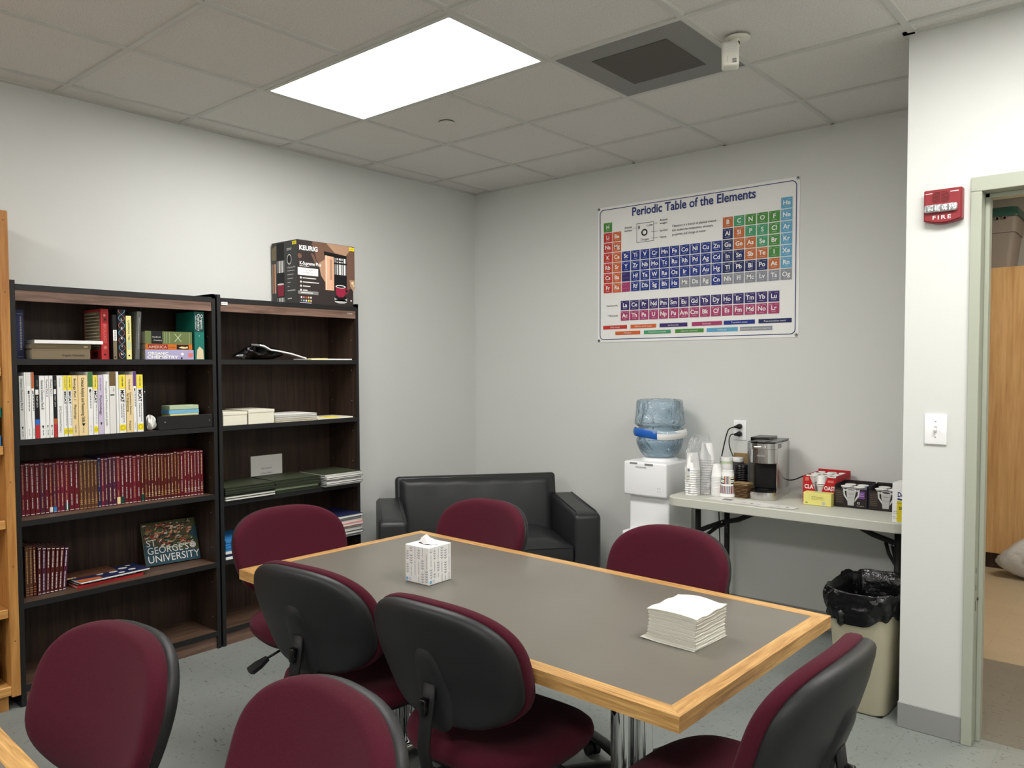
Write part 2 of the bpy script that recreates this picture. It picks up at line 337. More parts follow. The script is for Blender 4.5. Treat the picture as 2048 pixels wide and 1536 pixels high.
# ------------------------------------------------------------------ room
XR, YF, YD, TD = 4.85, -6.6, -0.978, 0.20       # right wall, wall behind the camera, wall with the door and its thickness
DX0, DX1, DZ = 3.462, 4.38, 2.103              # door opening
def room():
    m = M(); m.box(-0.1, XR+0.1, YF-0.1, 0.085, -0.06, 0, 'floor_tile'); struct(m, 'floor')
    m = M(); m.box(1.7, 6.2, 0.085, 2.9, -0.06, 0, 'floor_tan'); struct(m, 'floor_next_room')
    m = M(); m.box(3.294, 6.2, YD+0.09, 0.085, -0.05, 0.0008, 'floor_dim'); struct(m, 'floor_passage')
    m = M(); m.box(-0.1, 0, YF, 0.1, 0, H+0.05, 'wall_paint'); struct(m, 'wall_left')
    m = M(); m.box(0, 3.294, 0, 0.085, 0, H+0.05, 'wall_paint'); struct(m, 'wall_back')
    m = M(); m.box(3.204, 3.294, YD+TD, 0, 0, H+0.05, 'wall_paint'); struct(m, 'wall_alcove')
    m = M()
    m.box(3.204, DX0-.02, YD, YD+TD, 0, H+0.05, 'wall_paint'); m.box(DX1+.02, XR+0.6, YD, YD+TD, 0, H+0.05, 'wall_paint'); m.box(DX0-.02, DX1+.02, YD, YD+TD, DZ+.02, H+0.05, 'wall_paint')
    struct(m, 'wall_door')
    m = M(); m.box(XR, XR+0.1, YF, YD, 0, H+0.05, 'wall_paint'); struct(m, 'wall_right')
    m = M(); m.box(-0.1, XR+0.1, YF-0.1, YF, 0, H+0.05, 'wall_paint'); struct(m, 'wall_front')
    m = M(); m.box(1.7, 6.2, 2.8, 2.9, 0, H+0.05, 'wall_paint'); m.box(1.6, 1.7, 0.085, 2.9, 0, H+0.05, 'wall_paint'); m.box(6.2, 6.3, YD+TD, 2.9, 0, H+0.05, 'wall_paint')
    struct(m, 'wall_next_room')
    # ceilings: tile field with a T-bar grid
    m = M(); m.box(-0.1, XR+0.1, YF-0.1, 0.085, H+0.009, H+0.05, 'ceiling_tile'); struct(m, 'ceiling')
    m = M(); m.box(1.6, 6.3, 0.085, 2.9, H, H+0.05, 'ceiling_tile'); m.box(3.294, 6.3, YD+TD, 0.085, H, H+0.009, 'ceiling_tile'); struct(m, 'ceiling_next_room')
    m = M(); T = 0.6096; b = 0.012
    def bars(x0, x1, y0, y1): m.box(x0, x1, y0, y1, H+0.001, H+0.012, 'grid_metal')
    for i in range(9):
        x = 0.1667+i*T; y1 = 0 if x < 3.204 else YD
        bars(x-b, x+b, YF, y1)
    for j in range(10):
        y = -0.4785-j*T; x1 = XR if y < YD else 3.204
        m.box(0, x1, y-b, y+b, H+0.0015, H+0.012, 'grid_metal')
    a = 0.02
    bars(0, a, YF, 0); bars(0, 3.204, -a, 0); bars(3.204-a, 3.204, YD-a, 0); bars(3.204-a, XR, YD-a, YD); bars(XR-a, XR, YF, YD); bars(0, XR, YF, YF+a)
    struct(m, 'trim_1')
    # rolled-edge reveals of the tiles beside the main bars
    m = M()
    for i in range(9):
        x = 0.1667+i*T
        m.box(x+b, x+b+0.004, YF, (0 if x < 3.2 else YD)-0.02, H+0.0065, H+0.009, 'grid_edge')
    struct(m, 'trim_2')
    # vinyl cove base
    def base(name, pts):
        m = M()
        for (x0, x1, y0, y1) in pts: m.box(x0, x1, y0, y1, 0, 0.102, 'vinyl_base', 0.002, 1, smooth=False)
        struct(m, name)
    base('baseboard_door', [(3.2, DX0-0.037, YD-0.005, YD), (DX1+0.04, XR, YD-0.005, YD)])
    base('baseboard_alcove', [(3.199, 3.204, YD, -0.005)])
    base('baseboard_back', [(0, 3.2, -0.005, 0)])
    base('baseboard_left', [(0, 0.005, YF, -0.006)])
    base('baseboard_front', [(0.006, XR, YF, YF+0.005)])
    base('baseboard_right', [(XR-0.005, XR, YF+0.006, YD-0.006)])
    # metal door frame with stop
    m = M(); c = 0.037; p = 0.014
    for x0, x1 in ((DX0-c, DX0), (DX1, DX1+c)): m.box(x0, x1, YD-p, YD+TD+p, 0, DZ, 'door_paint', 0.003, 2, smooth=False)
    m.box(DX0-c, DX1+c, YD-p, YD+TD+p, DZ, DZ+0.054, 'door_paint', 0.003, 2, smooth=False)
    for x0, x1 in ((DX0, DX0+0.016), (DX1-0.016, DX1)): m.box(x0, x1, YD+0.055, YD+0.10, 0, DZ, 'door_paint', 0.002, 1, smooth=False)
    m.box(DX0, DX1, YD+0.055, YD+0.10, DZ-0.016, DZ, 'door_paint', 0.002, 1, smooth=False)
    o = struct(m, 'door_1')
    m = M()
    for z in (0.52, 0.60, 0.665): m.box(DX0-0.0005, DX0+0.0008, YD+0.01, YD+0.016, z, z+0.02+0.02*(z < .55), 'dark_grey')
    m.cyl((DX0-0.01, YD+0.045, 0.56), (DX0+0.004, YD+0.045, 0.56), 0.006, 'dark_grey', n=8)
    m.build('paint_chips', o)
room()

def lamp(x0, y0, label, emit='diffuser', rot=False, sx=1.2192, sy=0.6096):
    t = thing('ceiling_light', label, 'ceiling light', (x0+sx/2, y0+sy/2, H), 0, 'recessed ceiling light panels')
    m = M(); f = 0.018; z0, z1 = H-0.003, H+0.006
    for a in ((x0+b_, x1_, y_, yy) for b_, x1_, y_, yy in ((.012, x0+sx-.012, y0+.012, y0+.012+f), (.012, x0+sx-.012, y0+sy-.012-f, y0+sy-.012), (.012, x0+.012+f, y0+.012+f, y0+sy-.012-f), (sx-.012-f, x0+sx-.012, y0+.012+f, y0+sy-.012-f))):
        m.box(a[0], a[1], a[2], a[3], z0, z1, 'grid_metal')
    m.build('light_frame', t)
    m = M(); m.box(x0+.012+f, x0+sx-.012-f, y0+.012+f, y0+sy-.012-f, H-0.001, H+0.005, emit); m.build('diffuser', t)
lamp(0.7763, -2.3070, 'long bright ceiling panel above the dark bookcases and the sofa')
lamp(3.2147, -2.3070, 'ceiling panel above the right end of the long table, out of view')
lamp(0.7763, -5.355, 'ceiling panel over the left rear of the room, out of view')
lamp(3.2147, -5.355, 'ceiling panel over the right rear of the room, out of view')
lamp(3.7, 0.75, 'ceiling panel in the room beyond the doorway, out of view', 'diffuser_next')

def ceiling_things():
    x0, y0 = 1.9955, -1.6978; s = 0.6096
    t = thing('return_air_grille', 'square grey perforated ceiling grille with a darker square in its middle', 'air vent', (x0+s/2, y0+s/2, H))
    m = M(); e = 0.014
    m.box(x0+e, x0+s-e, y0+e, y0+s-e, H+0.002, H+0.0085, 'vent_mesh')
    P = P3((x0, y0, H+0.002), X_, -Y_)
    for i in range(46):       # perforation rows
        q = 0.02+i*0.0125
        m.rect(P, 0.02, -q-0.0028, s-0.04, 0.0028, 'grey_mid', 0.0003)
    m.build('perforated_face', t)
    m = M(); m.box(x0+0.125, x0+0.475, y0+0.125, y0+0.47, H-0.0005, H+0.0015, 'vent_core'); m.build('core_opening', t)
    # detector
    t = thing('motion_detector', 'small white motion detector hanging from a round ceiling bracket', 'sensor', (2.69, -1.40, H))
    m = M(); m.lathe([(0.0, 0), (0.047, 0), (0.047, -0.006), (0.040, -0.010), (0.0, -0.010)], 'warm_plastic', (2.69, -1.40, H-0.0005), 32); m.build('ceiling_plate', t)
    m = M(); m.box(2.665, 2.700, -1.425, -1.40, H-0.034, H-0.008, 'warm_plastic', 0.004); m.cyl((2.66, -1.412, H-0.03), (2.70, -1.412, H-0.03), 0.012, 'warm_plastic'); m.build('swivel_arm', t)
    T = Matrix.Translation((2.672, -1.43, H-0.075)) @ Matrix.Rotation(math.radians(28), 4, 'Z') @ Matrix.Rotation(math.radians(-14), 4, 'X')
    m = M(T)
    m.box(-0.032, 0.032, -0.024, 0.02, -0.054, 0.052, 'warm_plastic', 0.009, 3); m.build('sensor_body', t)
    m = M(T); P = P3(T @ Vector((0, -0.0245, 0)), T.to_3x3() @ X_, T.to_3x3() @ Z_); m.T = I4()
    m.rect(P, -0.022, 0.0, 0.044, 0.04, 'offwhite', 0.001)
    for k in range(5): m.rect(P, -0.02, 0.004+k*0.008, 0.04, 0.0012, 'lightgrey', 0.0016)
    m.build('lens', t)
    m = M()
    for k in range(4): m.rect(P, 0.006, -0.046+k*0.005, 0.016, 0.002, 'ink', 0.0012)
    for k in range(3): m.disc(P, -0.012, -0.02-0.008*k, 0.0012, 'ink', 0.0012, 8)
    m.build('speaker_slots', t)
    # concealed sprinkler
    m = M(); m.lathe([(0.0, -0.004), (0.038, -0.004), (0.041, -0.002), (0.041, 0.0), (0.0, 0.0)], 'ceiling_tile', (1.07, -1.383, H+0.0045), 36)
    m.lathe([(0.0, 0.0), (0.0418, 0.0), (0.0418, 0.003), (0.0, 0.003)], 'ink', (1.07, -1.383, H+0.0048), 36)
    tag(m.build('sprinkler_cover'), 'small round flush cover plate in the ceiling right of the light panel', 'sprinkler cover')
ceiling_things()

# ------------------------------------------------------------------ conference tables
def conference_table(name, label, cx, cy, rz, w, d, top, leg_dx, legs):
    t = thing(name, label, 'table', (cx, cy, 0), rz)
    hw, hd, e, th = w/2, d/2, 0.042, 0.036
    T = MTX[t.name]
    m = M(T); m.box(-hw+e, hw-e, -hd+e, hd-e, top-th+0.004, top-0.0004, 'laminate'); m.build('laminate_top', t)
    for s in (-1, 1):      # mitred oak edge rails
        m = M(T); a, b = s*hd, s*(hd-e)
        pl = [(-hw, a), (hw, a), (hw-e, b), (-hw+e, b)]
        if s > 0: pl = pl[::-1]
        m.prism(pl, (0, 0, top-th), X_, Y_, th, 'oak_edge'); m.build('edge_rail', t)
        m = M(T); a, b = s*hw, s*(hw-e)
        pl = [(a, -hd), (a, hd), (b, hd-e), (b, -hd+e)]
        if s < 0: pl = pl[::-1]
        m.prism(pl, (0, 0, top-th), X_, Y_, th, 'oak_edge_y'); m.build('edge_rail', t)
    if legs:
        m = M(T); m.box(-leg_dx-0.05, leg_dx+0.05, -0.03, 0.03, top-th-0.03, top-th, 'black_matte', 0.003); m.build('support_rail', t)
        for s in (-1, 1):
            x = s*leg_dx
            m = M(T)
            for q in (-0.031, 0.031): m.cyl((x+q*0.75, q*0.66, 0.05), (x+q*0.75, q*0.66, top-th-0.012), 0.030, 'chrome', n=28)
            m.build('leg', t)
            m = M(T); m.box(x-0.06, x+0.06, -0.25, 0.25, top-th-0.014, top-th, 'black_matte', 0.003); m.build('mounting_plate', t)
            m = M(T); m.box(x-0.04, x+0.04, -0.33, 0.33, 0.018, 0.056, 'chrome', 0.016, 3)
            for q in (-0.3, 0.3): m.cyl((x, q, 0), (x, q, 0.02), 0.022, 'black_matte')
            m.build('foot', t)
    return t
conference_table('conference_table', 'long grey-topped conference table with oak edging, tissue box and napkins on it', 2.345, -2.427, math.radians(-1.6), 1.808, 0.892, 0.72, 0.50, True)
conference_table('conference_table', 'second oak-edged grey table cut off at the lower left of the picture', 1.555, -4.27, math.radians(-1.8), 1.808, 0.892, 0.72, 0.60, True)

# ------------------------------------------------------------------ task chairs (built facing +y, origin on the floor under the seat)
def se(t, W_, Hh, ex):
    c, s_ = math.cos(t), math.sin(t); e = 2/ex
    return W_*math.copysign(abs(c)**e, c), Hh*math.copysign(abs(s_)**e, s_)
REC = 0.1448; ZC = 0.7104; BW, BH = 0.2490, 0.1690
def back_pt(X, Z, off):
    b = 0.05*abs(X/BW)**2.2 + 0.028*math.exp(-((Z+0.10)/0.10)**2) - 0.012*(Z > 0)*(Z/BH)**2
    n = off
    return Vector((X, -0.262 + b - math.sin(REC)*Z + n, ZC + math.cos(REC)*Z))
def back_surface(m, mt, sc, prof, NR=9, NT=64):
    """closed pad: prof = list of (scale, offset) from the middle of the front face round to the middle of the rear face"""
    vs = []
    for (q, off) in prof:
        for k in range(NT):
            X, Z = se(2*PI*k/NT, BW, BH, 2.65); X *= 1+0.035*Z/BH
            vs.append(back_pt(X*q*sc, Z*q*sc, off))
    n = len(prof)
    fs = [(i*NT+k, i*NT+(k+1) % NT, (i+1)*NT+(k+1) % NT, (i+1)*NT+k) for i in range(n-1) for k in range(NT)]
    fs += [tuple(range(NT-1, -1, -1)), tuple(range((n-1)*NT, n*NT))]
    m.add(vs, [(f, ) for f in []], mt)
    o = len(m.v)-len(vs)
    m.f += [(tuple(i+o for i in f), mt, True) for f in fs]
def make_chair(label):
    t = thing('task_chair', label, 'office chair', (0, 0, 0), 0, 'burgundy office chairs')
    m = M(); pf = [(q, 0.052) for q in (0.02, .2, .4, .6, .78)]+[(.88, .051), (.94, .049), (.98, .043), (1.0, .034), (1.004, .022), (.998, .011), (.97, .006), (.95, .008), (.75, .010), (.5, .010), (.25, .010), (.02, .010)]
    back_surface(m, 'fabric', 1.0, pf); m.build('backrest', t, True)
    m = M(); pf = [(.02, .013), (.25, .013), (.5, .013), (.75, .013), (.95, .011), (.972, .008), (.980, .000), (.972, -.010), (.945, -.020), (.90, -.026), (.8, -.029)]+[(q, -.030) for q in (.6, .4, .2, .02)]
    back_surface(m, 'black_plastic', 1.0, pf); bs = m.build('back_shell', t, True)
    # raised housing on the rear shell for the support bar
    def hs(a, b):
        th = 2*PI*a; X, Z = se(th, 0.050, 0.105, 3.0); q = [1.12, 1.0, .93, .80, .4, .02][b]; o = [0.004, -.002, -.007, -.010, -.011, -.011][b]
        X *= 1-0.22*Z/0.115
        p = back_pt(X*q, -0.06+Z*q, -0.030+o); return p
    m = M(); m.grid(lambda u, v: hs(u, int(round(v*5))), 32, 5, 'black_plastic', True, True); m.build('bar_housing', bs, True)
    m = M(); m.box(-0.011, 0.011, -0.303, -0.275, 0.590, 0.632, 'black_gloss', 0.004); m.build('height_catch', bs, True)
    path = [(0, -0.03, 0.415), (0, -0.16, 0.412), (0, -0.240, 0.420), (0, -0.284, 0.452), (0, -0.296, 0.50), (0, -0.290, 0.56), (0, -0.278, 0.62), (0, -0.272, 0.665)]
    m = M(); m.tube(path, [(0.022, 0.009)]*len(path), 'black_matte', 14, flat=(1, 0, 0)); m.build('back_support_bar', t, True)
    # seat
    def seat(a, prof, mt, m):
        NT = 64; vs = []
        for (q, z) in prof:
            for k in range(NT):
                X, Y = se(2*PI*k/NT, 0.245, 0.235, 2.6); X *= 1+0.05*Y/0.235; X *= q; Y *= q
                dish = 0.012*(1-min(1, (X*X+Y*Y)/0.04)) if z > 0.46 else 0
                fall = 0.028*max(0, (Y-0.10)/0.135)**2
                vs.append(Vector((X, Y+0.0, z-dish-fall)))
        n = len(prof); o = len(m.v); m.v += vs
        fs = [(i*NT+k, i*NT+(k+1) % NT, (i+1)*NT+(k+1) % NT, (i+1)*NT+k) for i in range(n-1) for k in range(NT)]+[tuple(range(NT-1, -1, -1)), tuple(range((n-1)*NT, n*NT))]
        m.f += [(tuple(i+o for i in f), mt, True) for f in fs]
    m = M(); seat(0, [(.9, .434), (.97, .437), (1.0, .448), (1.005, .462), (.985, .478), (.93, .487), (.8, .491), (.6, .492), (.4, .492), (.2, .492), (.02, .492)], 'fabric', m); m.build('seat', t, True)
    m = M(); seat(0, [(.02, .418), (.6, .418), (.85, .420), (.93, .426), (.94, .436)], 'black_plastic', m); m.build('seat_pan', t, True)
    m = M(); m.box(-0.09, 0.09, -0.13, 0.10, 0.375, 0.418, 'black_matte', 0.015, 3)
    m.build('tilt_mechanism', t, True)
    m = M(); m.tube([(0.07, 0.02, 0.40), (0.16, 0.03, 0.392), (0.235, 0.04, 0.375)], 0.005, 'black_matte', 8)
    T = Matrix.Translation((0.268, 0.045, 0.362)) @ Matrix.Rotation(math.radians(24), 4, 'Y')
    m.prism([(-.040, -.010), (.0, -.024), (.034, -.024), (.040, -.010), (.040, .010), (.034, .024), (0, .024), (-.040, .010)], T @ Vector((0, 0, -.007)), T.to_3x3() @ X_, T.to_3x3() @ Y_, 0.014, 'black_plastic'); m.build('lever', t, True)
    m = M(); m.cyl((0, 0, 0.10), (0, 0, 0.26), 0.027, 'black_matte'); m.cyl((0, 0, 0.26), (0, 0, 0.38), 0.014, 'chrome'); m.cyl((0, 0, 0.255), (0, 0, 0.27), 0.031, 'black_matte'); m.build('gas_column', t, True)
    m = M(); m.cyl((0, 0, 0.068), (0, 0, 0.118), 0.045, 'black_plastic', r1=0.036); m.build('base_hub', t, True)
    for k in range(5):
        a = 2*PI*k/5+math.radians(-93); c, s_ = math.cos(a), math.sin(a); R = lambda r, z: Vector((r*c, r*s_, z))
        m = M(); m.tube([R(.02, .092), R(.10, .092), R(.20, .084), R(.27, .077), R(.305, .074), R(.312, .068)], [(0.026, 0.018), (0.026, 0.018), (.024, .016), (.023, .015), (.021, .013), (.012, .006)], 'black_plastic', 14, flat=(-s_, c, 0)); lg = m.build('base_leg', t, True)
        m = M(); q = Vector((-s_, c, 0)); p = R(.285, .027)
        for sg in (-1, 1): m.cyl(p+q*sg*0.006, p+q*sg*0.024, 0.027, 'black_matte', n=24)
        m.cyl(p-q*0.006, p+q*0.006, 0.012, 'black_matte', n=12); m.cyl(R(.285, .03), R(.285, .072), 0.006, 'black_matte', n=10); m.build('caster', lg, True)
    return t
CH = [(1.458, -2.532, -96.0, 'burgundy fabric chair at the left end of the long table, in front of the bookcase'),
      (1.758, -2.100, 178.0, 'burgundy chair on the far side of the long table, in front of the black sofa'),
      (2.635, -2.101, 172.5, 'burgundy chair on the far side of the long table, in front of the water cooler'),
      (2.028, -2.757, 6.0, 'black-backed chair on the near side of the long table, nearer the bookcases'),
      (2.600, -2.748, 1.5, 'large black-backed chair seen from behind at the middle of the long table'),
      (3.228, -2.690, 88.5, 'black-backed chair at the right end of the long table, in front of the bin'),
      (2.250, -3.868, 184.0, 'burgundy chair at the lower left, tucked toward the second table'),
      (2.846, -3.768, 173.5, 'burgundy chair at the bottom centre, closest to the viewer')]
src = make_chair(CH[0][3])
for i, (x, y, a, lb) in enumerate(CH):
    if i == 0: src.location = (x, y, 0); src.rotation_euler = (0, 0, math.radians(a))
    else:
        c_ = dup(src, (x, y, 0), math.radians(a), lb)
        if i == 4:
            for k in c_.children:
                if k.name.startswith('base_leg'): k.rotation_euler = (0, 0, math.radians(36))

# ------------------------------------------------------------------ tissue box and napkins
def tissue_box():
    cx, cy, s, h, z = 2.064, -2.499, 0.112, 0.128, 0.7204
    rz = math.radians(2); t = thing('tissue_box', 'white tissue box with grey leaf sprigs standing on the long table', 'tissue box', (cx, cy, z), rz); T = MTX[t.name]
    m = M(T); m.box(-s/2, s/2, -s/2, s/2, 0, h, 'white', 0.0015, 1, smooth=False)
    rn = random.Random(4)
    for P in (P3(T @ Vector((-s/2, -s/2, 0)), T.to_3x3() @ X_, Z_), P3(T @ Vector((s/2, -s/2, 0)), T.to_3x3() @ Y_, Z_)):
        m.T = I4()
        for col in range(6):
            x = 0.011+col*0.018; y = rn.uniform(-0.02, 0.010)
            while y < h-0.02:
                L_ = rn.uniform(0.034, 0.052); y0 = max(y, 0.020 if x < .05 else .003); y1 = min(y+L_, h-0.004)
                if y1-y0 > 0.014:
                    m.rect(P, x-0.0005, y0, 0.0011, y1-y0, 'U_'); kind = rn.random(); st = .0085 if kind < .55 else .0045; n = int((y1-y0)/st)
                    for k in range(n):
                        yy = y0+0.003+k*st; l = 0.0072 if kind < .55 else 0.003; dy = 0.0055 if kind < .55 else 0.0015
                        for sg in (-1, 1):
                            if 0.0005 < x+sg*l < s-0.0005 and yy+dy+.002 < h:
                                pl = [(x, yy), (x+sg*l*.6, yy+dy*.25), (x+sg*l, yy+dy), (x+sg*l*.75, yy+dy), (x+sg*l*.4, yy+dy*.55), (x, yy+0.0018)]
                                m.poly(P, pl[::sg], 'U_')
                y += L_+0.005
        m.disc(P, 0.009, 0.010, 0.0055, 'bluel'); m.ring(P, 0.009, 0.010, 0.0055, 0.001, 'blue')
        m.text(P, 0.018, 0.011, 'KEEP', 0.005, 'blue'); m.text(P, 0.018, 0.006, 'tissues', 0.004, 'blue')
    m.build('carton', t)
    m = M(T); m.poly(P3(T @ Vector((0, 0, h)), T.to_3x3() @ X_, T.to_3x3() @ Y_), [(0.036*math.cos(2*PI*k/24), 0.022*math.sin(2*PI*k/24)) for k in range(24)], 'dark_grey') if False else None
    m.T = I4(); m.disc(P3(T @ Vector((0, 0, h)), T.to_3x3() @ X_, T.to_3x3() @ Y_), 0, 0, 0.040, 'dark_grey', 0.0004, 28, 0.024); m.build('opening', t)
    m = M(T)
    def f(u, v):
        x = (u-0.5)*0.075; e = max(0, math.cos((u-.5)*PI))**0.6; y = (v-0.5)*0.040*(0.35+0.65*e)+0.003*math.sin(u*9)+0.002*math.sin(v*9+u*6)
        z = h+0.001+0.034*e*(1-.55*u)*(1-(2*abs(v-.5))**2.6)+0.0022*math.sin(u*11+v*7)*e
        return (x, y, max(z, h+0.001))
    m.grid(f, 30, 12, 'tissue'); m.build('tissue_sheet', t)
tissue_box()
def napkins():
    z0 = 0.7204; cx, cy = 3.02, -2.445; rz = math.radians(-3)
    t = thing('napkin_stack', 'thick stack of folded white paper napkins near the right end of the long table', 'napkins', (cx, cy, z0), rz, None)
    T = MTX[t.name]; w, d, n, Hh = 0.150, 0.158, 22, 0.087
    m = M(T)
    def edge(x, y, f, k):
        ux, uy = x/(w/2), y/(d/2)
        top = Hh + .008*math.exp(-((ux+.15)**2)*1.6-((uy-.75)**2)*1.2) - .004*ux*ux + .016*max(0, -ux*.5-uy*.2)*0 + .012*max(0, ux-.7)*max(0, .4+uy)
        low = .006*max(0, -ux-.6)*(1-f)
        z = f*top + low
        xo = x + (-.016*max(0, (.22-f)/.22)**2 if ux < -.9 else 0) + .004*math.sin(PI*f)*(1 if ux < 0 else -1)*abs(ux)**5
        yo = y - (.010*max(0, (.15-f)/.15)**2 if uy < -.9 else 0) - .003*math.sin(2*PI*f)*abs(uy)**5
        if abs(ux) > .95 or abs(uy) > .95:
            j = .0011*math.sin(k*2.4+1.3*uy*ux); xo += j*ux; yo += j*uy
        return (xo, yo, max(0, z + .0016*math.sin(7*uy+k*.6)*f*(abs(ux) > .95)))
    N = 12
    for k in range(n):
        fa, fb = k/n, (k+.86)/n
        m.grid(lambda u, v: edge((u-.5)*w, (v-.5)*d, fb, k), N, N, 'napkin')
        for (ax, sg) in ((0, -1), (0, 1), (1, -1), (1, 1)):
            def side(u, v):
                q = (v-.5)*(1 if (ax == 0) == (sg < 0) else -1); f = fa+(fb-fa)*u
                p = edge(sg*w/2, q*d, f, k) if ax == 0 else edge(q*w, sg*d/2, f, k)
                b_ = .0010*math.sin(PI*u); return (p[0]+(b_*sg if ax == 0 else 0), p[1]+(b_*sg if ax == 1 else 0), p[2])
            m.grid(side, 2, N, 'napkin')
        m.grid(lambda u, v: edge((u-.5)*w*.97, (.5-v)*d*.97, fa, k), 6, 6, 'napkin')
    m.build('folded_napkins', t)
    t['kind'] = 'stuff'
napkins()

# ------------------------------------------------------------------ bookcases
def bookcase(label, y0, y1, shelves, D=0.285, top=1.835):
    t = thing('bookcase', label, 'bookcase', (D/2, (y0+y1)/2, 0), 0, 'dark walnut bookcases'); e = 0.019
    for a in (y0, y1-e):
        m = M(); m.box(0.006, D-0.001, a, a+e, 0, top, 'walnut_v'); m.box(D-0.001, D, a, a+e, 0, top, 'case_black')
        m.box(0.006, D, a-0.0003 if a == y0 else a+e, a if a == y0 else a+e+0.0003, 0, top, 'case_black')
        if a != y0:
            m.box(0.006, D, a, a+e, top-0.022, top+0.0004, 'case_black')
            P = P3((0, a-0.0002, 0), X_, Z_)
            P = P3((D, a, 0), -X_, Z_); P = (Vector((0, a, 0)), X_, Z_)
            for k in range(44):
                z = 0.16+k*0.0365
                for x in (0.05, D-0.045): m.disc(P, x, z, 0.0026, 'ink' if (k*7) % 5 else 'grey_light', 0.0005, 8)
        m.build('side_panel', t)
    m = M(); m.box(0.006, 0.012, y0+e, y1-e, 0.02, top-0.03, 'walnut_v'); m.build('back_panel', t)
    m = M(); m.box(0.012, D-0.002, y0+e, y1-e, top-0.037, top-0.018, 'case_black'); m.box(D-0.002, D+0.001, y0+e, y1-e, top-0.040, top-0.016, 'case_black'); m.build('top_panel', t)
    m = M(); m.box(D-0.02, D-0.003, y0+e, y1-e, top-0.086, top-0.040, 'apron_wood'); m.build('apron', t)
    for z in shelves:
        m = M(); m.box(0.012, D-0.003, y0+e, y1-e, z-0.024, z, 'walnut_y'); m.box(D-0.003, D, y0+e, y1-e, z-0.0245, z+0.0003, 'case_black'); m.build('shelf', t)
    m = M(); m.box(D-0.03, D-0.012, y0+e, y1-e, 0, 0.066, 'apron_wood'); m.build('kick_board', t)
    return t
S1 = (1.500, 1.155, 0.805, 0.450, 0.092); S2 = (1.500, 1.155, 0.762, 0.452, 0.092)
bookcase('dark bookcase holding the white exam books and the maroon volumes', -3.213, -2.283, S1)
b2 = bookcase('dark bookcase nearer the sofa, holding green folders, with a coffee maker box on top', -2.272, -1.355, S2)
m = M(); P = P3((0.2865, -2.25, 1.765), Y_, Z_)
m.rect(P, 0.0, 0.018, 0.036, 0.015, 'white', 0.0008); m.dashes(P, 0.003, 0.023, 0.033, 'ink_grey', 0.004, 3, 0.0012, lo=.003, hi=.006); m.build('white_sticker', b2)
m = M(); m.text(P, 0.808, 0.008, 'G-TECH-1', 0.0105, 'white', 0.0008); m.build('name_mark', b2)

def oak_bookcase():
    t = thing('oak_bookcase', 'light oak bookcase cut off at the left edge of the picture', 'bookcase', (0.16, -3.70, 0)); D, y1, y0 = 0.30, -3.218, -4.19; top = 2.12
    for a in (y1-0.036, y0):
        m = M(); m.box(0.006, D, a, a+0.036, 0.06, top, 'oak_case', 0.003, 1, smooth=False); m.build('side_panel', t)
    m = M(); m.box(0.006, D, y0+0.036, y1-0.036, top-0.03, top, 'oak_shelf', 0.003, 1, smooth=False); m.build('top_board', t)
    m = M(); m.box(0.006, D, y0+0.036, y1-0.036, 0.07, 0.11, 'oak_shelf', 0.003, 1, smooth=False); m.build('bottom_board', t)
    m = M(); m.box(0.004, 0.012, y0+0.036, y1-0.036, 0.1, top-0.03, 'oak_case'); m.build('back_panel', t)
    for z in (1.465, 1.135, 0.820, 0.440):
        m = M(); m.box(0.012, D-0.006, y0+0.036, y1-0.037, z-0.038, z, 'oak_shelf', 0.003, 1, smooth=False); m.build('shelf', t)
    for a in (y0+0.04, y1-0.08):
        for x in (0.03, D-0.07):
            m = M(); m.box(x, x+0.04, a, a+0.04, 0, 0.07, 'oak_case'); m.build('foot', t)
    m = M()
    for z in (0.30, 0.62, 0.98, 1.32, 1.78, 2.08): m.cyl((D-0.0005, y1-0.018, z), (D+0.0006, y1-0.018, z), 0.003, 'kraft_dark', n=10)
    m.build('wood_plugs', t)
oak_bookcase()

# ------------------------------------------------------------------ books
def lying_book(name, label, y0, y1, x0, x1, z0, z1, cover, cat='book', spine=None, group=None, pages_side=None, rz=0.0):
    """book lying flat with its spine towards the room (+x)"""
    c = ((x0+x1)/2, (y0+y1)/2, z0)
    t = thing(name, label, cat, c, rz, group); T = MTX[t.name]; hx, hy = (x1-x0)/2, (y1-y0)/2; h = z1-z0; k = 0.0022
    m = M(T); m.box(-hx, hx, -hy, hy, 0, k, cover); m.box(-hx, hx, -hy, hy, h-k, h, cover)
    m.box(hx-k, hx, -hy, hy, k, h-k, cover)
    P = (T @ Vector((hx, -hy, 0)), T.to_3x3() @ Y_, Z_); m.T = I4()
    if spine: spine(m, P, 2*hy, h)
    m.build('cover', t)
    m = M(T); m.box(-hx+0.003, hx-k, -hy+0.003, hy-0.003, k, h-k, 'pages'); m.build('page_block', t)
    return t
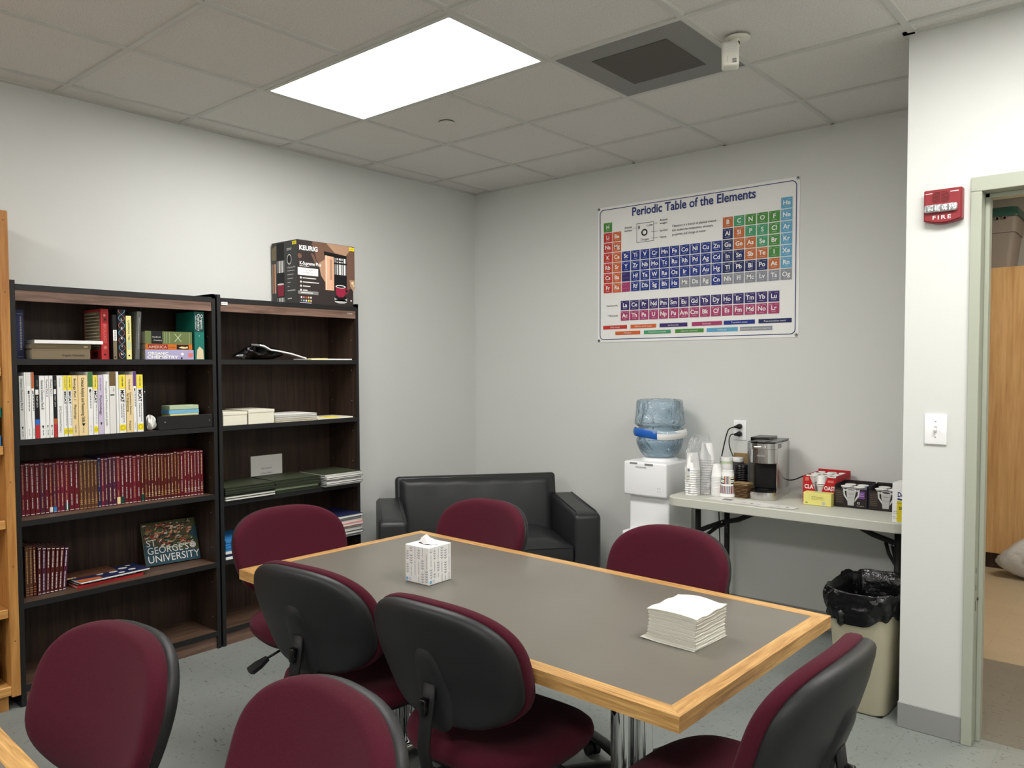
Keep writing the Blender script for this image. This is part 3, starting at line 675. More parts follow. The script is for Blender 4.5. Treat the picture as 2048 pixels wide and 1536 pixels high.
def standing_book(name, label, y0, y1, xf, depth, z0, z1, cover, spine=None, group=None, lean=0.0, cat='book', soft=False):
    """book standing upright, spine towards the room"""
    c = (xf-depth/2, (y0+y1)/2, z0)
    if lean: c = (c[0], c[1], c[2]+abs(math.sin(lean))*(y1-y0)/2)
    t = thing(name, label, cat, c, 0, group); T = MTX[t.name]
    if lean: t.rotation_euler = (lean, 0, 0); T = Matrix.Translation(c) @ Matrix.Rotation(lean, 4, 'X'); MTX[t.name] = T
    hx, hy, h = depth/2, (y1-y0)/2, z1-z0; k = min(0.0022, hy*0.3)
    m = M(T); m.box(-hx, hx, -hy, -hy+k, 0, h, cover); m.box(-hx, hx, hy-k, hy, 0, h, cover); m.box(hx-k, hx, -hy+k, hy-k, 0, h, cover)
    P = (T @ Vector((hx, -hy, 0)), T.to_3x3() @ Y_, T.to_3x3() @ Z_); m.T = I4()
    if spine: spine(m, P, 2*hy, h)
    m.build('cover', t)
    m = M(T); m.box(-hx+0.004, hx-k, -hy+k, hy-k, 0.002 if soft else 0.004, h-(0.001 if soft else 0.004), 'pages'); m.build('page_block', t)
    return t
def vtext(m, P, w, h, txt, z0, z1, mt, size=None, dx=0.0, bold=0.0, o=0.0009):
    """title running down the spine between heights z1 (start) and z0 (end)"""
    sz = size or w*0.62
    m.text(P, w*0.5-sz*0.34+dx, z1, txt, sz, mt, o, 'LEFT', bold, width=z1-z0, rot=-PI/2)

def case_one_top():
    z = 1.5005; xf = 0.262
    def sp(m, P, w, h): m.rect(P, .004, .01, w-.008, .002, 'grey_mid'); m.rect(P, .004, h-.02, w-.008, .002, 'grey_mid'); m.dashes(P, .04, w*.5, h-.03, 'grey_mid', .006, 1, vert=True)
    standing_book('hardcover_book', 'very dark blue book standing at the far left of the top shelf', -3.172, -3.142, 0.215, 0.16, z, 1.716, 'navyd', sp)
    def sp(m, P, w, h): m.text(P, w*.50, h*.30, 'Organic Chemistry', .0125, 'ink', bold=.01); m.rect(P, .004, h-.006, w-.008, .001, 'khakid')
    lying_book('hardcover_book', 'thick khaki organic chemistry book, bottom of the left stack on the top shelf', -3.129, -2.888, 0.08, 0.262, z, 1.545, 'khaki', spine=sp)
    lying_book('hardcover_book', 'dark olive-brown book in the middle of the left stack on the top shelf', -3.130, -2.884, 0.09, 0.262, 1.5455, 1.569, 'khakid', spine=lambda m, P, w, h: (m.rect(P, w-.03, h*.4, .016, .003, 'cream'), m.dashes(P, .02, h*.4, .1, 'khaki', .002, 5)))
    lying_book('softcover_book', 'flat white book lying on the stack of khaki books', -3.118, -2.832, 0.075, 0.266, 1.5695, 1.5845, 'white')
    # thick red book turned so its page edges show
    t = thing('thick_red_book', 'thick red book with pages showing, beside the khaki stack', 'book', (0.24, -2.8165, z), 0.0); T = MTX[t.name]
    m = M(T); h = 0.234
    m.box(-0.19, 0.0, -0.012, -0.0095, 0, h, 'red'); m.box(-0.19, 0.0, 0.0195, 0.022, 0, h, 'red'); m.box(-0.0025, 0.0, -0.0095, 0.0195, 0, h, 'red')
    Q = (T @ Vector((-0.19, -0.012, 0)), T.to_3x3() @ X_, Z_); P = (T @ Vector((0, -0.012, 0)), T.to_3x3() @ Y_, Z_); m.T = I4()
    m.rect(Q, .006, .045, .172, .178, 'khaki')
    for k in range(22): m.rect(Q, .010, .052+k*.0076, .164-.03*((k*7) % 3 == 0), .0026, 'pages' if k % 2 else 'khakid', .0008)
    m.rect(Q, .10, .008, .05, .028, 'maroon3')
    m.rect(P, .005, .17, .024, .045, 'dred'); m.disc(P, .016, .205, .006, 'pink'); m.disc(P, .018, .185, .005, 'ink'); vtext(m, P, .034, h, 'BIOLOGY', .075, .165, 'pink', .018, bold=.01)
    m.disc(P, .017, .055, .008, 'pink'); m.rect(P, .01, .018, .010, .008, 'ink'); m.build('cover', t)
    m = M(T); m.box(-0.186, -0.0025, -0.0095, 0.0195, 0.004, h-.004, 'pages'); m.build('page_block', t)
    def sp(m, P, w, h): m.rect(P, 0.0005, 0, w-.001, .085, 'khaki'); m.rect(P, .0005, .087, w-.001, .05, 'white'); m.disc(P, w/2, .01, .004, 'ink'); m.dashes(P, .093, w*.4, .132, 'grey_mid', .004, 3, .0009, vert=True)
    standing_book('softcover_book', 'thin black book with a white label, left of the DNA book', -2.785, -2.767, xf, .17, z, 1.708, 'black', sp)
    def sp(m, P, w, h):
        n = 64
        for ph, mt in ((0, 'bluel'), (PI, 'pink')):
            for k in range(n):
                f = lambda q: (w/2+w*.40*math.sin(2*PI*q/n*3.3+ph), .003+(h-.006)*q/n)
                a, b = f(k), f(k+1); m.poly(P, [(a[0]-.0009, a[1]), (a[0]+.0009, a[1]), (b[0]+.0009, b[1]), (b[0]-.0009, b[1])], mt)
        for q, c in ((.10, 'N'), (.26, 'I'), (.42, 'K'), (.62, 'E'), (.8, 'L')): m.text(P, w/2, h*q-.004, c, .014, 'white', align='CENTER', bold=.02)
    standing_book('hardcover_book', 'black book with a blue and pink double helix on its spine', -2.762, -2.727, xf, .18, z, 1.735, 'black', sp)
    def sp(m, P, w, h): vtext(m, P, w, h, 'CHEMICAL TIES', .09, h-.02, 'ink', .012); m.rect(P, w*.2, .045, w*.6, .04, 'palegreen'); m.disc(P, w/2, .018, .004, 'ink')
    standing_book('hardcover_book', 'pale cream book between the double helix book and the grey leaning book', -2.724, -2.700, xf, .17, z, 1.706, 'paleyel', sp)
    standing_book('hardcover_book', 'plain grey cloth book leaning to the right on the top shelf', -2.684, -2.664, xf, .17, z, 1.729, 'greycloth', lambda m, P, w, h: m.dashes(P, .05, w*.5, h-.03, 'grey_light', .002, 8, vert=True), lean=-math.radians(3.4))
    def sp(m, P, w, h):
        m.text(P, .012, .0235, 'ORGANIC', .019, 'white', bold=.03, width=.10); m.text(P, .008, .005, 'CHEMISTRY', .020, 'white', bold=.03, width=.155)
        m.disc(P, .185, .027, .007, 'white'); m.disc(P, .181, .006, .005, 'ink'); m.rect(P, .215, .012, .024, .02, 'pink', .0004)
    lying_book('hardcover_book', 'lilac organic chemistry book at the bottom of the right stack', -2.636, -2.392, 0.07, 0.264, z, 1.548, 'lilacbook', spine=sp)
    def sp(m, P, w, h):
        m.rect(P, .012, .002, .098, h-.004, 'dred'); m.text(P, .014, .0065, 'AMERICA', .019, 'roofl', .0009, bold=.02, width=.092); m.dashes(P, .115, h*.4, .15, 'dred', .003, 4)
        m.rect(P, .155, .002, .062, h-.004, 'black'); m.poly(P, [(.165, .010), (.18, .017), (.2, .014), (.212, .018), (.212, .008), (.19, .006)], 'cream', .0009)
    lying_book('softcover_book', 'orange and dark red book reading AMERICA, in the middle of the right stack', -2.634, -2.398, 0.09, 0.262, 1.5485, 1.576, 'orangebr', spine=sp)
    def sp(m, P, w, h):
        m.rect(P, .030, 0, .055, h, 'black'); m.text(P, .034, .030, 'Handbook', .010, 'offwhite', .0009); m.text(P, .040, .014, 'Chemistry', .010, 'offwhite', .0009)
        for x in (.095, .105, .120, .222): m.rect(P, x, .004, .0012, h-.008, 'palegreen')
        m.poly(P, [(.145, .012), (.149, .012), (.182, .05), (.178, .05)], 'palegreen'); m.poly(P, [(.178, .012), (.182, .012), (.149, .05), (.145, .05)], 'palegreen')
    lying_book('hardcover_book', 'thick olive green handbook on top of the right stack on the top shelf', -2.635, -2.398, 0.07, 0.262, 1.5765, 1.638, 'olive', spine=sp)
    def sp(m, P, w, h):
        m.rect(P, .001, h*.58, w-.002, h*.41, 'tealdark'); vtext(m, P, w, h, 'Organic', h*.64, h-.012, 'white', .018, dx=.013); vtext(m, P, w, h, 'Chemistry', h*.60, h-.010, 'white', .020, dx=-.003); vtext(m, P, w, h, 'Fifth Edition', h*.64, h-.02, 'white', .009, dx=-.018)
        m.poly(P, [(.008, .002), (w-.004, .002), (w-.007, .05), (w*.5, .066), (.012, .048)], 'beige'); m.disc(P, w*.5, .12, .002, 'white')
    standing_book('hardcover_book', 'tall teal organic chemistry book at the right end of the top shelf', -2.386, -2.335, xf+.004, .19, z, 1.742, 'teal', sp)
case_one_top()

def case_one_prep():
    z = 1.1555; T_ = 1.428; TT = 1.443
    Yb = [(-3.186,-3.168),(-3.1665,-3.160),(-3.159,-3.141),(-3.139,-3.1285),(-3.127,-3.109),(-3.108,-3.086),(-3.085,-3.071),(-3.069,-3.054),(-3.053,-3.039),(-3.037,-3.013),(-3.012,-2.997),(-2.994,-2.976),(-2.975,-2.951),(-2.949,-2.910),(-2.908,-2.887),(-2.885,-2.866),(-2.864,-2.841),(-2.839,-2.815),(-2.813,-2.785),(-2.782,-2.772),(-2.770,-2.740),(-2.737,-2.705),(-2.704,-2.690),(-2.687,-2.658)]
    def plain(title, z0, z1, col='ink', logo=True, size=None, bold=.01):
        def f(m, P, w, h):
            vtext(m, P, w, h, title, h*z0, h*z1, col, size or w*.62, bold=bold)
            if logo: m.poly(P, [(w*.3, .055), (w*.72, .055), (w*.5, .040)], 'ink'); m.dashes(P, .012, w*.45, .036, 'grey_mid', .003, 2, vert=True, lo=.006, hi=.012)
        return f
    def mcat(sz=None):
        def f(m, P, w, h):
            m.rect(P, .0004, h*.76, w-.0008, h*.238, 'yellow'); m.rect(P, .0004, h*.035, w-.0008, h*.105, 'yellow'); m.ring(P, w*.5, h*.088, w*.34, .0012, 'ink', .0009)
            vtext(m, P, w, h, 'MCAT', h*.53, h*.74, 'ink', w*.78, bold=.03); m.dashes(P, h*.18, w*.62, h*.51, 'ink_grey', w*.12, 4, vert=True, lo=.006, hi=.02)
            if w > .028: m.dashes(P, h*.26, w*.3, h*.51, 'ink_grey', w*.12, 9, vert=True, lo=.006, hi=.02)
            m.dashes(P, h*.80, w*.45, h*.97, 'ink_grey', w*.18, 6, .0009, vert=True, lo=.01, hi=.02)
        return f
    def barbook(topcol, frac=.24):
        def f(m, P, w, h):
            m.rect(P, .0004, h*(1-frac), w-.0008, h*frac-.0005, topcol); m.dashes(P, h*.42, w*.45, h*.70, 'grey_mid', .004, int(w*9999), vert=True); m.rect(P, w*.3, h*.675, w*.4, h*.05, 'ink'); m.dashes(P, .015, w*.4, .045, 'grey_light', .003, 2, vert=True)
        return f
    def kap(bot):
        def f(m, P, w, h):
            m.rect(P, .0004, 0.0005, w-.0008, h*.215, 'red'); m.rect(P, .0004, h*.215, w-.0008, h*.09, bot); m.rect(P, w*.15, h*.70, w*.7, h*.08, 'white'); vtext(m, P, w, h, 'PREP 2019', h*.50, h*.68, 'offwhite', w*.5); m.dashes(P, h*.83, w*.5, h*.93, 'grey_mid', .003, 2, vert=True)
        return f
    G = 'exam preparation books on the second shelf'
    B = [('grey paperback titled organic chemistry, first on the second shelf', 'lightgrey', T_, plain('Organic Chemistry Part B', .46, .96)),
     ('thin bent white booklet after the first grey paperback', 'white', TT, None),
     ('tall white paperback next to the one with an orange top', 'white', TT, barbook('offwhite', .2)),
     ('tall white paperback with an orange top', 'white', TT, barbook('orange')),
     ('black paperback with blue and red bands at its foot', 'black', T_, kap('blue')),
     ('white paperback titled general chemistry', 'white', T_, plain('General Chemistry Part B', .46, .93)),
     ('white paperback titled Physics Part A', 'white', T_, plain('Physics Part A', .66, .94)),
     ('white paperback titled Physics Part 1', 'white', T_, plain('Physics Part 1', .68, .94)),
     ('black paperback with orange and red bands at its foot', 'black', T_, kap('orange')),
     ('white paperback with an outlined title, right after the second black paperback', 'white', T_, lambda m, P, w, h: (vtext(m, P, w, h, 'EMQ Economics Primary', .02, h*.5, 'ink', w*.5), vtext(m, P, w, h, 'Course', h*.82, h*.96, 'grey_mid', w*.4))),
     ('narrow yellow and white MCAT book with its title left of a black gap', 'white', T_, mcat()),
     ('yellow and white MCAT book left of the cream Biology book', 'white', T_, mcat()),
     ('cream paperback titled Biology Part 1 Physiology', 'cream', T_, lambda m, P, w, h: (vtext(m, P, w, h, 'Biology Part 1', h*.60, h*.95, 'ink', w*.55, bold=.01), vtext(m, P, w, h, 'Physiology', h*.28, h*.52, 'ink', w*.55, bold=.01), m.dashes(P, .015, w*.4, .05, 'ink_grey', .004, 2, vert=True))),
     ('wide cream paperback on critical analysis and reasoning skills', 'cream', T_, plain('Critical Analysis and Reasoning Skills', .22, .96, size=.019)),
     ('tall white paperback with a green top', 'white', TT, barbook('green')),
     ('yellow and white MCAT book beside the lilac Psychology book', 'white', T_, mcat()),
     ('lilac paperback titled Psychology', 'lilac', T_, lambda m, P, w, h: (vtext(m, P, w, h, 'Psychology', h*.33, h*.66, 'ink', w*.6, bold=.01), m.dashes(P, h*.74, w*.4, h*.95, 'ink_grey', .003, 2, vert=True), m.poly(P, [(w*.3, .055), (w*.72, .055), (w*.5, .040)], 'ink'))),
     ('white paperback directly right of the lilac Psychology book', 'white', T_+.003, plain('Principles and Practice exam guide', .14, .88, 'ink_grey', False, .011)),
     ('tall white book with a brown top', 'offwhite', TT, lambda m, P, w, h: (m.rect(P, .0004, h*.77, w-.0008, h*.229, 'brown'), m.rect(P, w*.1, h*.615, w*.7, h*.018, 'ink'), m.dashes(P, h*.68, w*.6, h*.74, 'grey_mid', .003, 2, vert=True))),
     ('slim tall white book touching the largest MCAT book', 'white', TT, None),
     ('widest yellow and white MCAT book, right of the brown-topped book', 'white', T_, mcat()),
     ('peach paperback with two lines of title down its spine', 'cream', T_, lambda m, P, w, h: (vtext(m, P, w, h, 'Chemistry Review', h*.30, h*.70, 'ink', w*.34, dx=.004, bold=.01), vtext(m, P, w, h, 'for Engineering', h*.36, h*.68, 'ink', w*.34, dx=-.008, bold=.01), vtext(m, P, w, h, 'Verbal', h*.74, h*.93, 'ink', w*.34), vtext(m, P, w, h, 'Practice', h*.04, h*.2, 'ink', w*.4, bold=.01))),
     ('tall white paperback with a purple top', 'white', TT, barbook('purple')),
     ('last yellow and white MCAT book, at the right end of the row', 'white', T_, mcat())]
    for (y0, y1), (lb, col, zt, sp) in zip(Yb, B):
        standing_book('paperback_book', lb, y0, y1-.0004, 0.277, .205, z, zt, col, sp, G, soft=True)
    standing_book('binder', 'short black binder leaning at the right end of the exam books', -2.655, -2.643, .272, .20, z, 1.375, 'black', lambda m, P, w, h: m.disc(P, w*.6, h-.03, .0025, 'white'))
    # black tray with cards and loose papers
    t = thing('paper_tray', 'low black tray on the second shelf, holding pads and loose papers', 'tray', (0.19, -2.45, z))
    m = M(); m.box(.262, .283, -2.586, -2.306, z, 1.222, 'black_matte', .002, 1, smooth=False)
    m.disc(P3((.283, -2.586, z), Y_, Z_), .03, .038, .003, 'grey_light'); m.disc(P3((.283, -2.586, z), Y_, Z_), .262, .036, .003, 'grey_mid'); m.build('front_board', t)
    m = M(); m.box(.06, .262, -2.586, -2.306, z, z+.006, 'black_matte'); m.build('floor_board', t)
    m = M(); m.box(.06, .262, -2.312, -2.306, z+.006, 1.215, 'black_matte'); m.build('end_board', t)
    for i, (c, lb) in enumerate((('yellow', 'bottom'), ('cream', 'second'), ('paleyel', 'third'), ('bluel', 'fourth'), ('palegreen', 'top'))):
        m = M(); m.box(.12+.002*i, .215-.002*(i % 2), -2.50+.002*(i % 3), -2.345+.003*(i % 2), z+.0065+i*.0215, z+.0275+i*.0215, c, .0015, 1, smooth=False)
        P = P3((.2155, -2.50, z+.0065+i*.0215), Y_, Z_)
        for q in range(3): m.rect(P, .004, .004+q*.006, .14, .0008, 'grey_light', .0001)
        tag(m.build('note_pad'), 'stack of coloured paper pads in the black tray, the %s pad of five' % lb, 'note pad', 'paper pads in the black tray')
    m = M(); rn = random.Random(7)
    def f(u, v):
        a = 2*PI*u; r = math.sin(PI*v); k = 1+.22*math.sin(5*a+7*v)+.15*math.sin(9*a-5*v)
        return (.24+.034*r*math.cos(a)*k, -2.613+.023*r*math.sin(a)*k, z+.001+.034*(1-math.cos(PI*v))*(1+.12*math.sin(3*a)))
    m.grid(f, 30, 12, 'paper', False, True); tag(m.build('crumpled_paper'), 'crumpled silvery-white paper between the black binder and the tray', 'paper')
case_one_prep()

def case_one_volumes():
    z = 0.8055; G = 'bound volumes on the third shelf'
    ys = [-3.152,-3.136,-3.113,-3.095,-3.074,-3.056,-3.041,-3.025,-3.01,-2.995,-2.977,-2.956,-2.933,-2.914,-2.899,-2.882,-2.867,-2.851,-2.837,-2.822,-2.807,-2.788,-2.77,-2.752,-2.734,-2.715,-2.696,-2.679,-2.658,-2.64,-2.624,-2.609,-2.595,-2.578,-2.563,-2.547,-2.53,-2.514,-2.497,-2.481,-2.466,-2.45,-2.43,-2.415,-2.398,-2.381,-2.364,-2.347]
    cl = ['maroon2']+['maroon']*3+['plum', 'maroon', 'maroon', 'plum', 'maroon2', 'maroon2', 'maroon2', 'maroon', 'maroon']+['brownv']*5+['navyd', 'maroon2', 'plum', 'plum', 'plum', 'maroon2', 'maroon', 'maroon', 'maroon', 'maroon2', 'maroon']+['maroon3']*12+['maroon']*7
    band = {10: 'tealdark', 24: 'tealdark', 29: 'tealdark', 7: 'skyblue', 6: 'offwhite', 23: 'cream'}
    rn = random.Random(11); n = len(ys)
    ords = ['first', 'second', 'third', 'fourth', 'fifth', 'sixth', 'seventh', 'eighth', 'ninth', 'tenth', 'eleventh', 'twelfth', 'thirteenth']
    special = {10: 'with a dark green tape near the left of the row', 24: 'with a dark green tape beside the cream-labelled one', 29: 'with a dark green tape farthest right', 7: 'with a blue-grey tape at its foot', 6: 'with a white label at its foot', 23: 'with a cream label at its foot'}
    nm = {'maroon': 'maroon', 'maroon2': 'burgundy', 'maroon3': 'dark red', 'brownv': 'brown', 'plum': 'plum-coloured', 'navyd': 'dark blue'}
    for i in range(n):
        a = (ys[i-1]+ys[i])/2 if i else ys[0]-.006; b = (ys[i]+ys[i+1])/2 if i < n-1 else ys[i]+.008
        xf = .176+.062*i/n; h = .232+rn.uniform(-.003, .003)-(.004 if cl[i] == 'brownv' else 0); c = cl[i]
        gold = 'silverp' if c in ('maroon', 'navyd') and rn.random() < .6 else ('gold2' if rn.random() < .5 else 'gold')
        if c == 'brownv': gold = 'gold'
        lab = special.get(i)
        if i == 18: lb = 'single dark blue volume in the row of maroon volumes'
        elif lab: lb = '%s bound volume %s' % (nm[c], lab)
        else:
            # count from the nearest landmark
            L = [(0, 'the left end of the third shelf')]+[(18, 'the dark blue one')]+[(k, {6: 'the white-labelled one', 10: 'the left green-taped one', 23: 'the cream-labelled one', 29: 'the rightmost green-taped one'}[k]) for k in (6, 10, 23, 29)]
            R_ = n-1-i
            best = min(L, key=lambda q: abs(q[0]-i)); d = i-best[0]
            if R_ < abs(d): lb = '%s bound volume, %s from the right end of the third shelf' % (nm[c], ords[R_])
            elif best[0] == 0: lb = '%s bound volume, %s from the left end of the third shelf' % (nm[c], ords[d])
            else: lb = '%s bound volume, %s to the %s of %s' % (nm[c], ords[abs(d)-1], 'right' if d > 0 else 'left', best[1])
        def sp(m, P, w, hh, i=i, gold=gold, c=c):
            rr = random.Random(i*5+1); g = gold; wd = .0042 if w > .016 else .0034
            m.dashes(P, hh*rr.uniform(.40, .50), w*.5-wd/2, hh*rr.uniform(.90, .95), g, wd*.8, i, vert=True, lo=.005, hi=.03)
            m.dashes(P, hh*rr.uniform(.10, .14), w*.5-wd/2, hh*rr.uniform(.30, .38), g, wd*.8, i+50, vert=True, lo=.006, hi=.03)
            m.rect(P, w*.1, hh-.007, w*.8, .0022, 'offwhite' if i not in (4, 7, 10) else g); m.rect(P, w*.1, .004, w*.8, .0026, 'offwhite' if c != 'brownv' else g)
            if c in ('brownv', 'maroon3') or i > 41:
                for q in (.022, .031, .040): m.rect(P, w*.15, q, w*.7, .0022, g)
            if i in band:
                bh = .032 if i in (10, 24, 29, 23) else .022
                m.rect(P, .0006, .006, w-.0012, bh, band[i], .0012)
                if i == 10: m.rect(P, w*.4, .008, w*.25, bh+.012, 'white', .0014)
        standing_book('bound_volume', lb, a+.0006, b-.0006, xf, .150, z, z+h, c, sp, G)
case_one_volumes()

def case_one_fourth():
    z = 0.4505; G = 'bound volumes on the fourth shelf'
    Y = [(-3.160,-3.145,0,'brownv'),(-3.144,-3.131,0,'brownv'),(-3.129,-3.117,0,'maroon3')]
    for k, (a, b, l, c) in enumerate(Y):
        def sp(m, P, w, h, k=k): m.dashes(P, .06, w*.35, h-.02, 'gold' if k < 2 else 'gold2', .004, k+3, vert=True); [m.rect(P, w*.15, q, w*.7, .0022, 'gold') for q in (.008, .02, .03, .04, h-.012)]
        standing_book('bound_volume', '%s volume, %s from the left end of the fourth shelf' % ({'brownv': 'brown', 'maroon3': 'dark red'}[c], ('first', 'second', 'third')[k]), a, b, .205, .15, z, z+.226, c, sp, G)
    for k in range(7):
        y = -3.112+k*.0168; lean = -math.radians(1.0+k*.62)
        def sp(m, P, w, h, k=k): m.dashes(P, h*.56, w*.3, h*.93, 'silverp', .0042, k+30, vert=True, lo=.008, hi=.03); m.dashes(P, h*.08, w*.3, h*.44, 'silverp', .0042, k+40, vert=True, lo=.008, hi=.02); m.rect(P, w*.08, h-.007, w*.84, .0035, 'white'); m.rect(P, w*.08, .003, w*.84, .003, 'white')
        o_ = ('first', 'second', 'third', 'fourth', 'fifth', 'sixth')[k] if k < 6 else None
        standing_book('bound_volume', 'leaning plum volume with white lettering, %s' % ('rightmost of the leaning seven on the fourth shelf' if k == 6 else o_+' of the leaning seven from the left'), y, y+.0145, .205, .15, z, z+.212-(.003*k), 'plum' if k in (1, 6) else 'maroon3', sp, G, lean=lean)
    # lying stack
    def sp(m, P, w, h): m.text(P, .05, .003, 'ANNUAL REPORT OF THE COLLEGE', .008, 'white', width=.22); m.rect(P, .0, .001, .03, h-.002, 'dred')
    lying_book('magazine', 'red magazine at the bottom of the lying pile on the fourth shelf', -2.962, -2.655, .10, .232, z, .463, 'red', 'magazine', None, rz=math.radians(2))
    lying_book('magazine', 'black magazine with white lettering above the red one', -2.960, -2.66, .095, .230, .4635, .474, 'black', 'magazine', sp, rz=math.radians(3))
    t = thing('brochure', 'dark blue brochure with pale ovals on the lying pile', 'brochure', (.165, -2.80, .4745), math.radians(4)); T = MTX[t.name]
    m = M(T); m.box(-.075, .080, -.155, .17, 0, .006, 'white'); m.build('inner_pages', t)
    m = M(T); m.box(-.075, .080, -.155, .17, .0062, .0075, 'navyd'); P = (T @ Vector((-.075, -.155, .0075)), T.to_3x3() @ X_, T.to_3x3() @ Y_); m.T = I4()
    for x, y, r in ((.03, .17, .016), (.09, .18, .02), (.06, .24, .022), (.11, .26, .018), (.13, .20, .015), (.08, .12, .016), (.03, .28, .014)): m.disc(P, x, y, r*.7, 'offwhite', .0006, 20, r)
    m.poly(P, [(.10, .0), (.154, .0), (.154, .10), (.12, .10)], 'orange'); m.build('cover', t)
    standing = None
    m = M(); T = Matrix.Translation((.19, -2.93, .4895)) @ Matrix.Rotation(math.radians(3), 4, 'Z')
    t = lying_book('bound_volume', 'thin brown-spined volume lying behind the brochure', -3.00, -2.76, .075, .170, .4835, .4925, 'brownv', 'book', lambda m, P, w, h: m.dashes(P, .01, .002, w*.25, 'gold2', .005, 5))
    # picture book leaning against the back
    t = thing('picture_book', 'large picture book with an aerial campus photo leaning at the right of the fourth shelf', 'book', (.11, -2.45, z))
    bl, br = Vector((.112, -2.584, z+.0055)), Vector((.146, -2.312, z+.0055))
    R = (br-bl).normalized(); n_ = Vector((R.y, -R.x, 0)); tilt = math.radians(22); U = (Z_*math.cos(tilt)-n_*math.sin(tilt)).normalized(); N = R.cross(U)
    w = (br-bl).length; h = .222; P = (bl.copy(), R, U)
    m = M(); vs = [bl, bl+R*w, bl+R*w+U*h, bl+U*h]; th = .012
    m.add([v for v in vs]+[v-N*.002 for v in vs], [(0, 1, 2, 3), (7, 6, 5, 4), (0, 4, 5, 1), (1, 5, 6, 2), (2, 6, 7, 3), (3, 7, 4, 0)], 'land')
    m.poly(P, [(0, 0), (w, 0), (w, .05), (w*.78, .062), (w*.5, .070), (w*.28, .085), (0, .12)], 'sea', .0004)
    m.poly(P, [(w*.86, .13), (w, .10), (w, .185), (w*.94, .175)], 'sea', .0005)
    m.poly(P, [(w*.28, .088), (w*.45, .080), (w*.62, .078), (w*.80, .085), (w*.92, .10), (w*.90, .104), (w*.78, .090), (w*.6, .083), (w*.45, .086)], 'palegreen', .0006)
    rn = random.Random(3)
    for k in range(260):
        x = rn.uniform(.008, w*.88); y = rn.uniform(.092, h-.008)
        if y < .12+.0*x and x < w*.3: continue
        a = rn.uniform(-.5, .9); l, q = rn.uniform(.008, .024), rn.uniform(.003, .008); c, s_ = math.cos(a), math.sin(a)
        m.poly(P, [(x+l*c*i-q*s_*j, y+l*s_*i+q*c*j) for i, j in ((-.5, -.5), (.5, -.5), (.5, .5), (-.5, .5))], rn.choice(['roof', 'roof', 'roofl', 'housew', 'roofl', 'green', 'black', 'black', 'land', 'dred', 'kraft']), .0007+k*.000002)
    m.text(P, .012, .098, 'ST', .050, 'white', .0016, width=.048); m.text(P, .012, .058, "GEORGE'S", .050, 'white', .0018, width=.205); m.text(P, .010, .014, 'UNIVERSITY', .052, 'white', .0020, width=w-.016)
    m.disc(P, .243, .078, .016, 'white', .0022); m.ring(P, .243, .078, .012, .0015, 'maroon', .0026); m.rect(P, .236, .0772, .014, .0016, 'maroon', .0026); m.rect(P, .2422, .071, .0016, .014, 'maroon', .0026)
    m.build('cover', t)
    m = M(); q = [v-N*.0022 for v in (bl+R*.002+U*.002, bl+R*(w-.002)+U*.002, bl+R*(w-.002)+U*(h-.002), bl+R*.002+U*(h-.002))]; m.add(q+[v-N*th for v in q], [(0, 1, 2, 3), (7, 6, 5, 4), (0, 4, 5, 1), (1, 5, 6, 2), (2, 6, 7, 3), (3, 7, 4, 0)], 'pages'); m.build('page_block', t)
case_one_fourth()

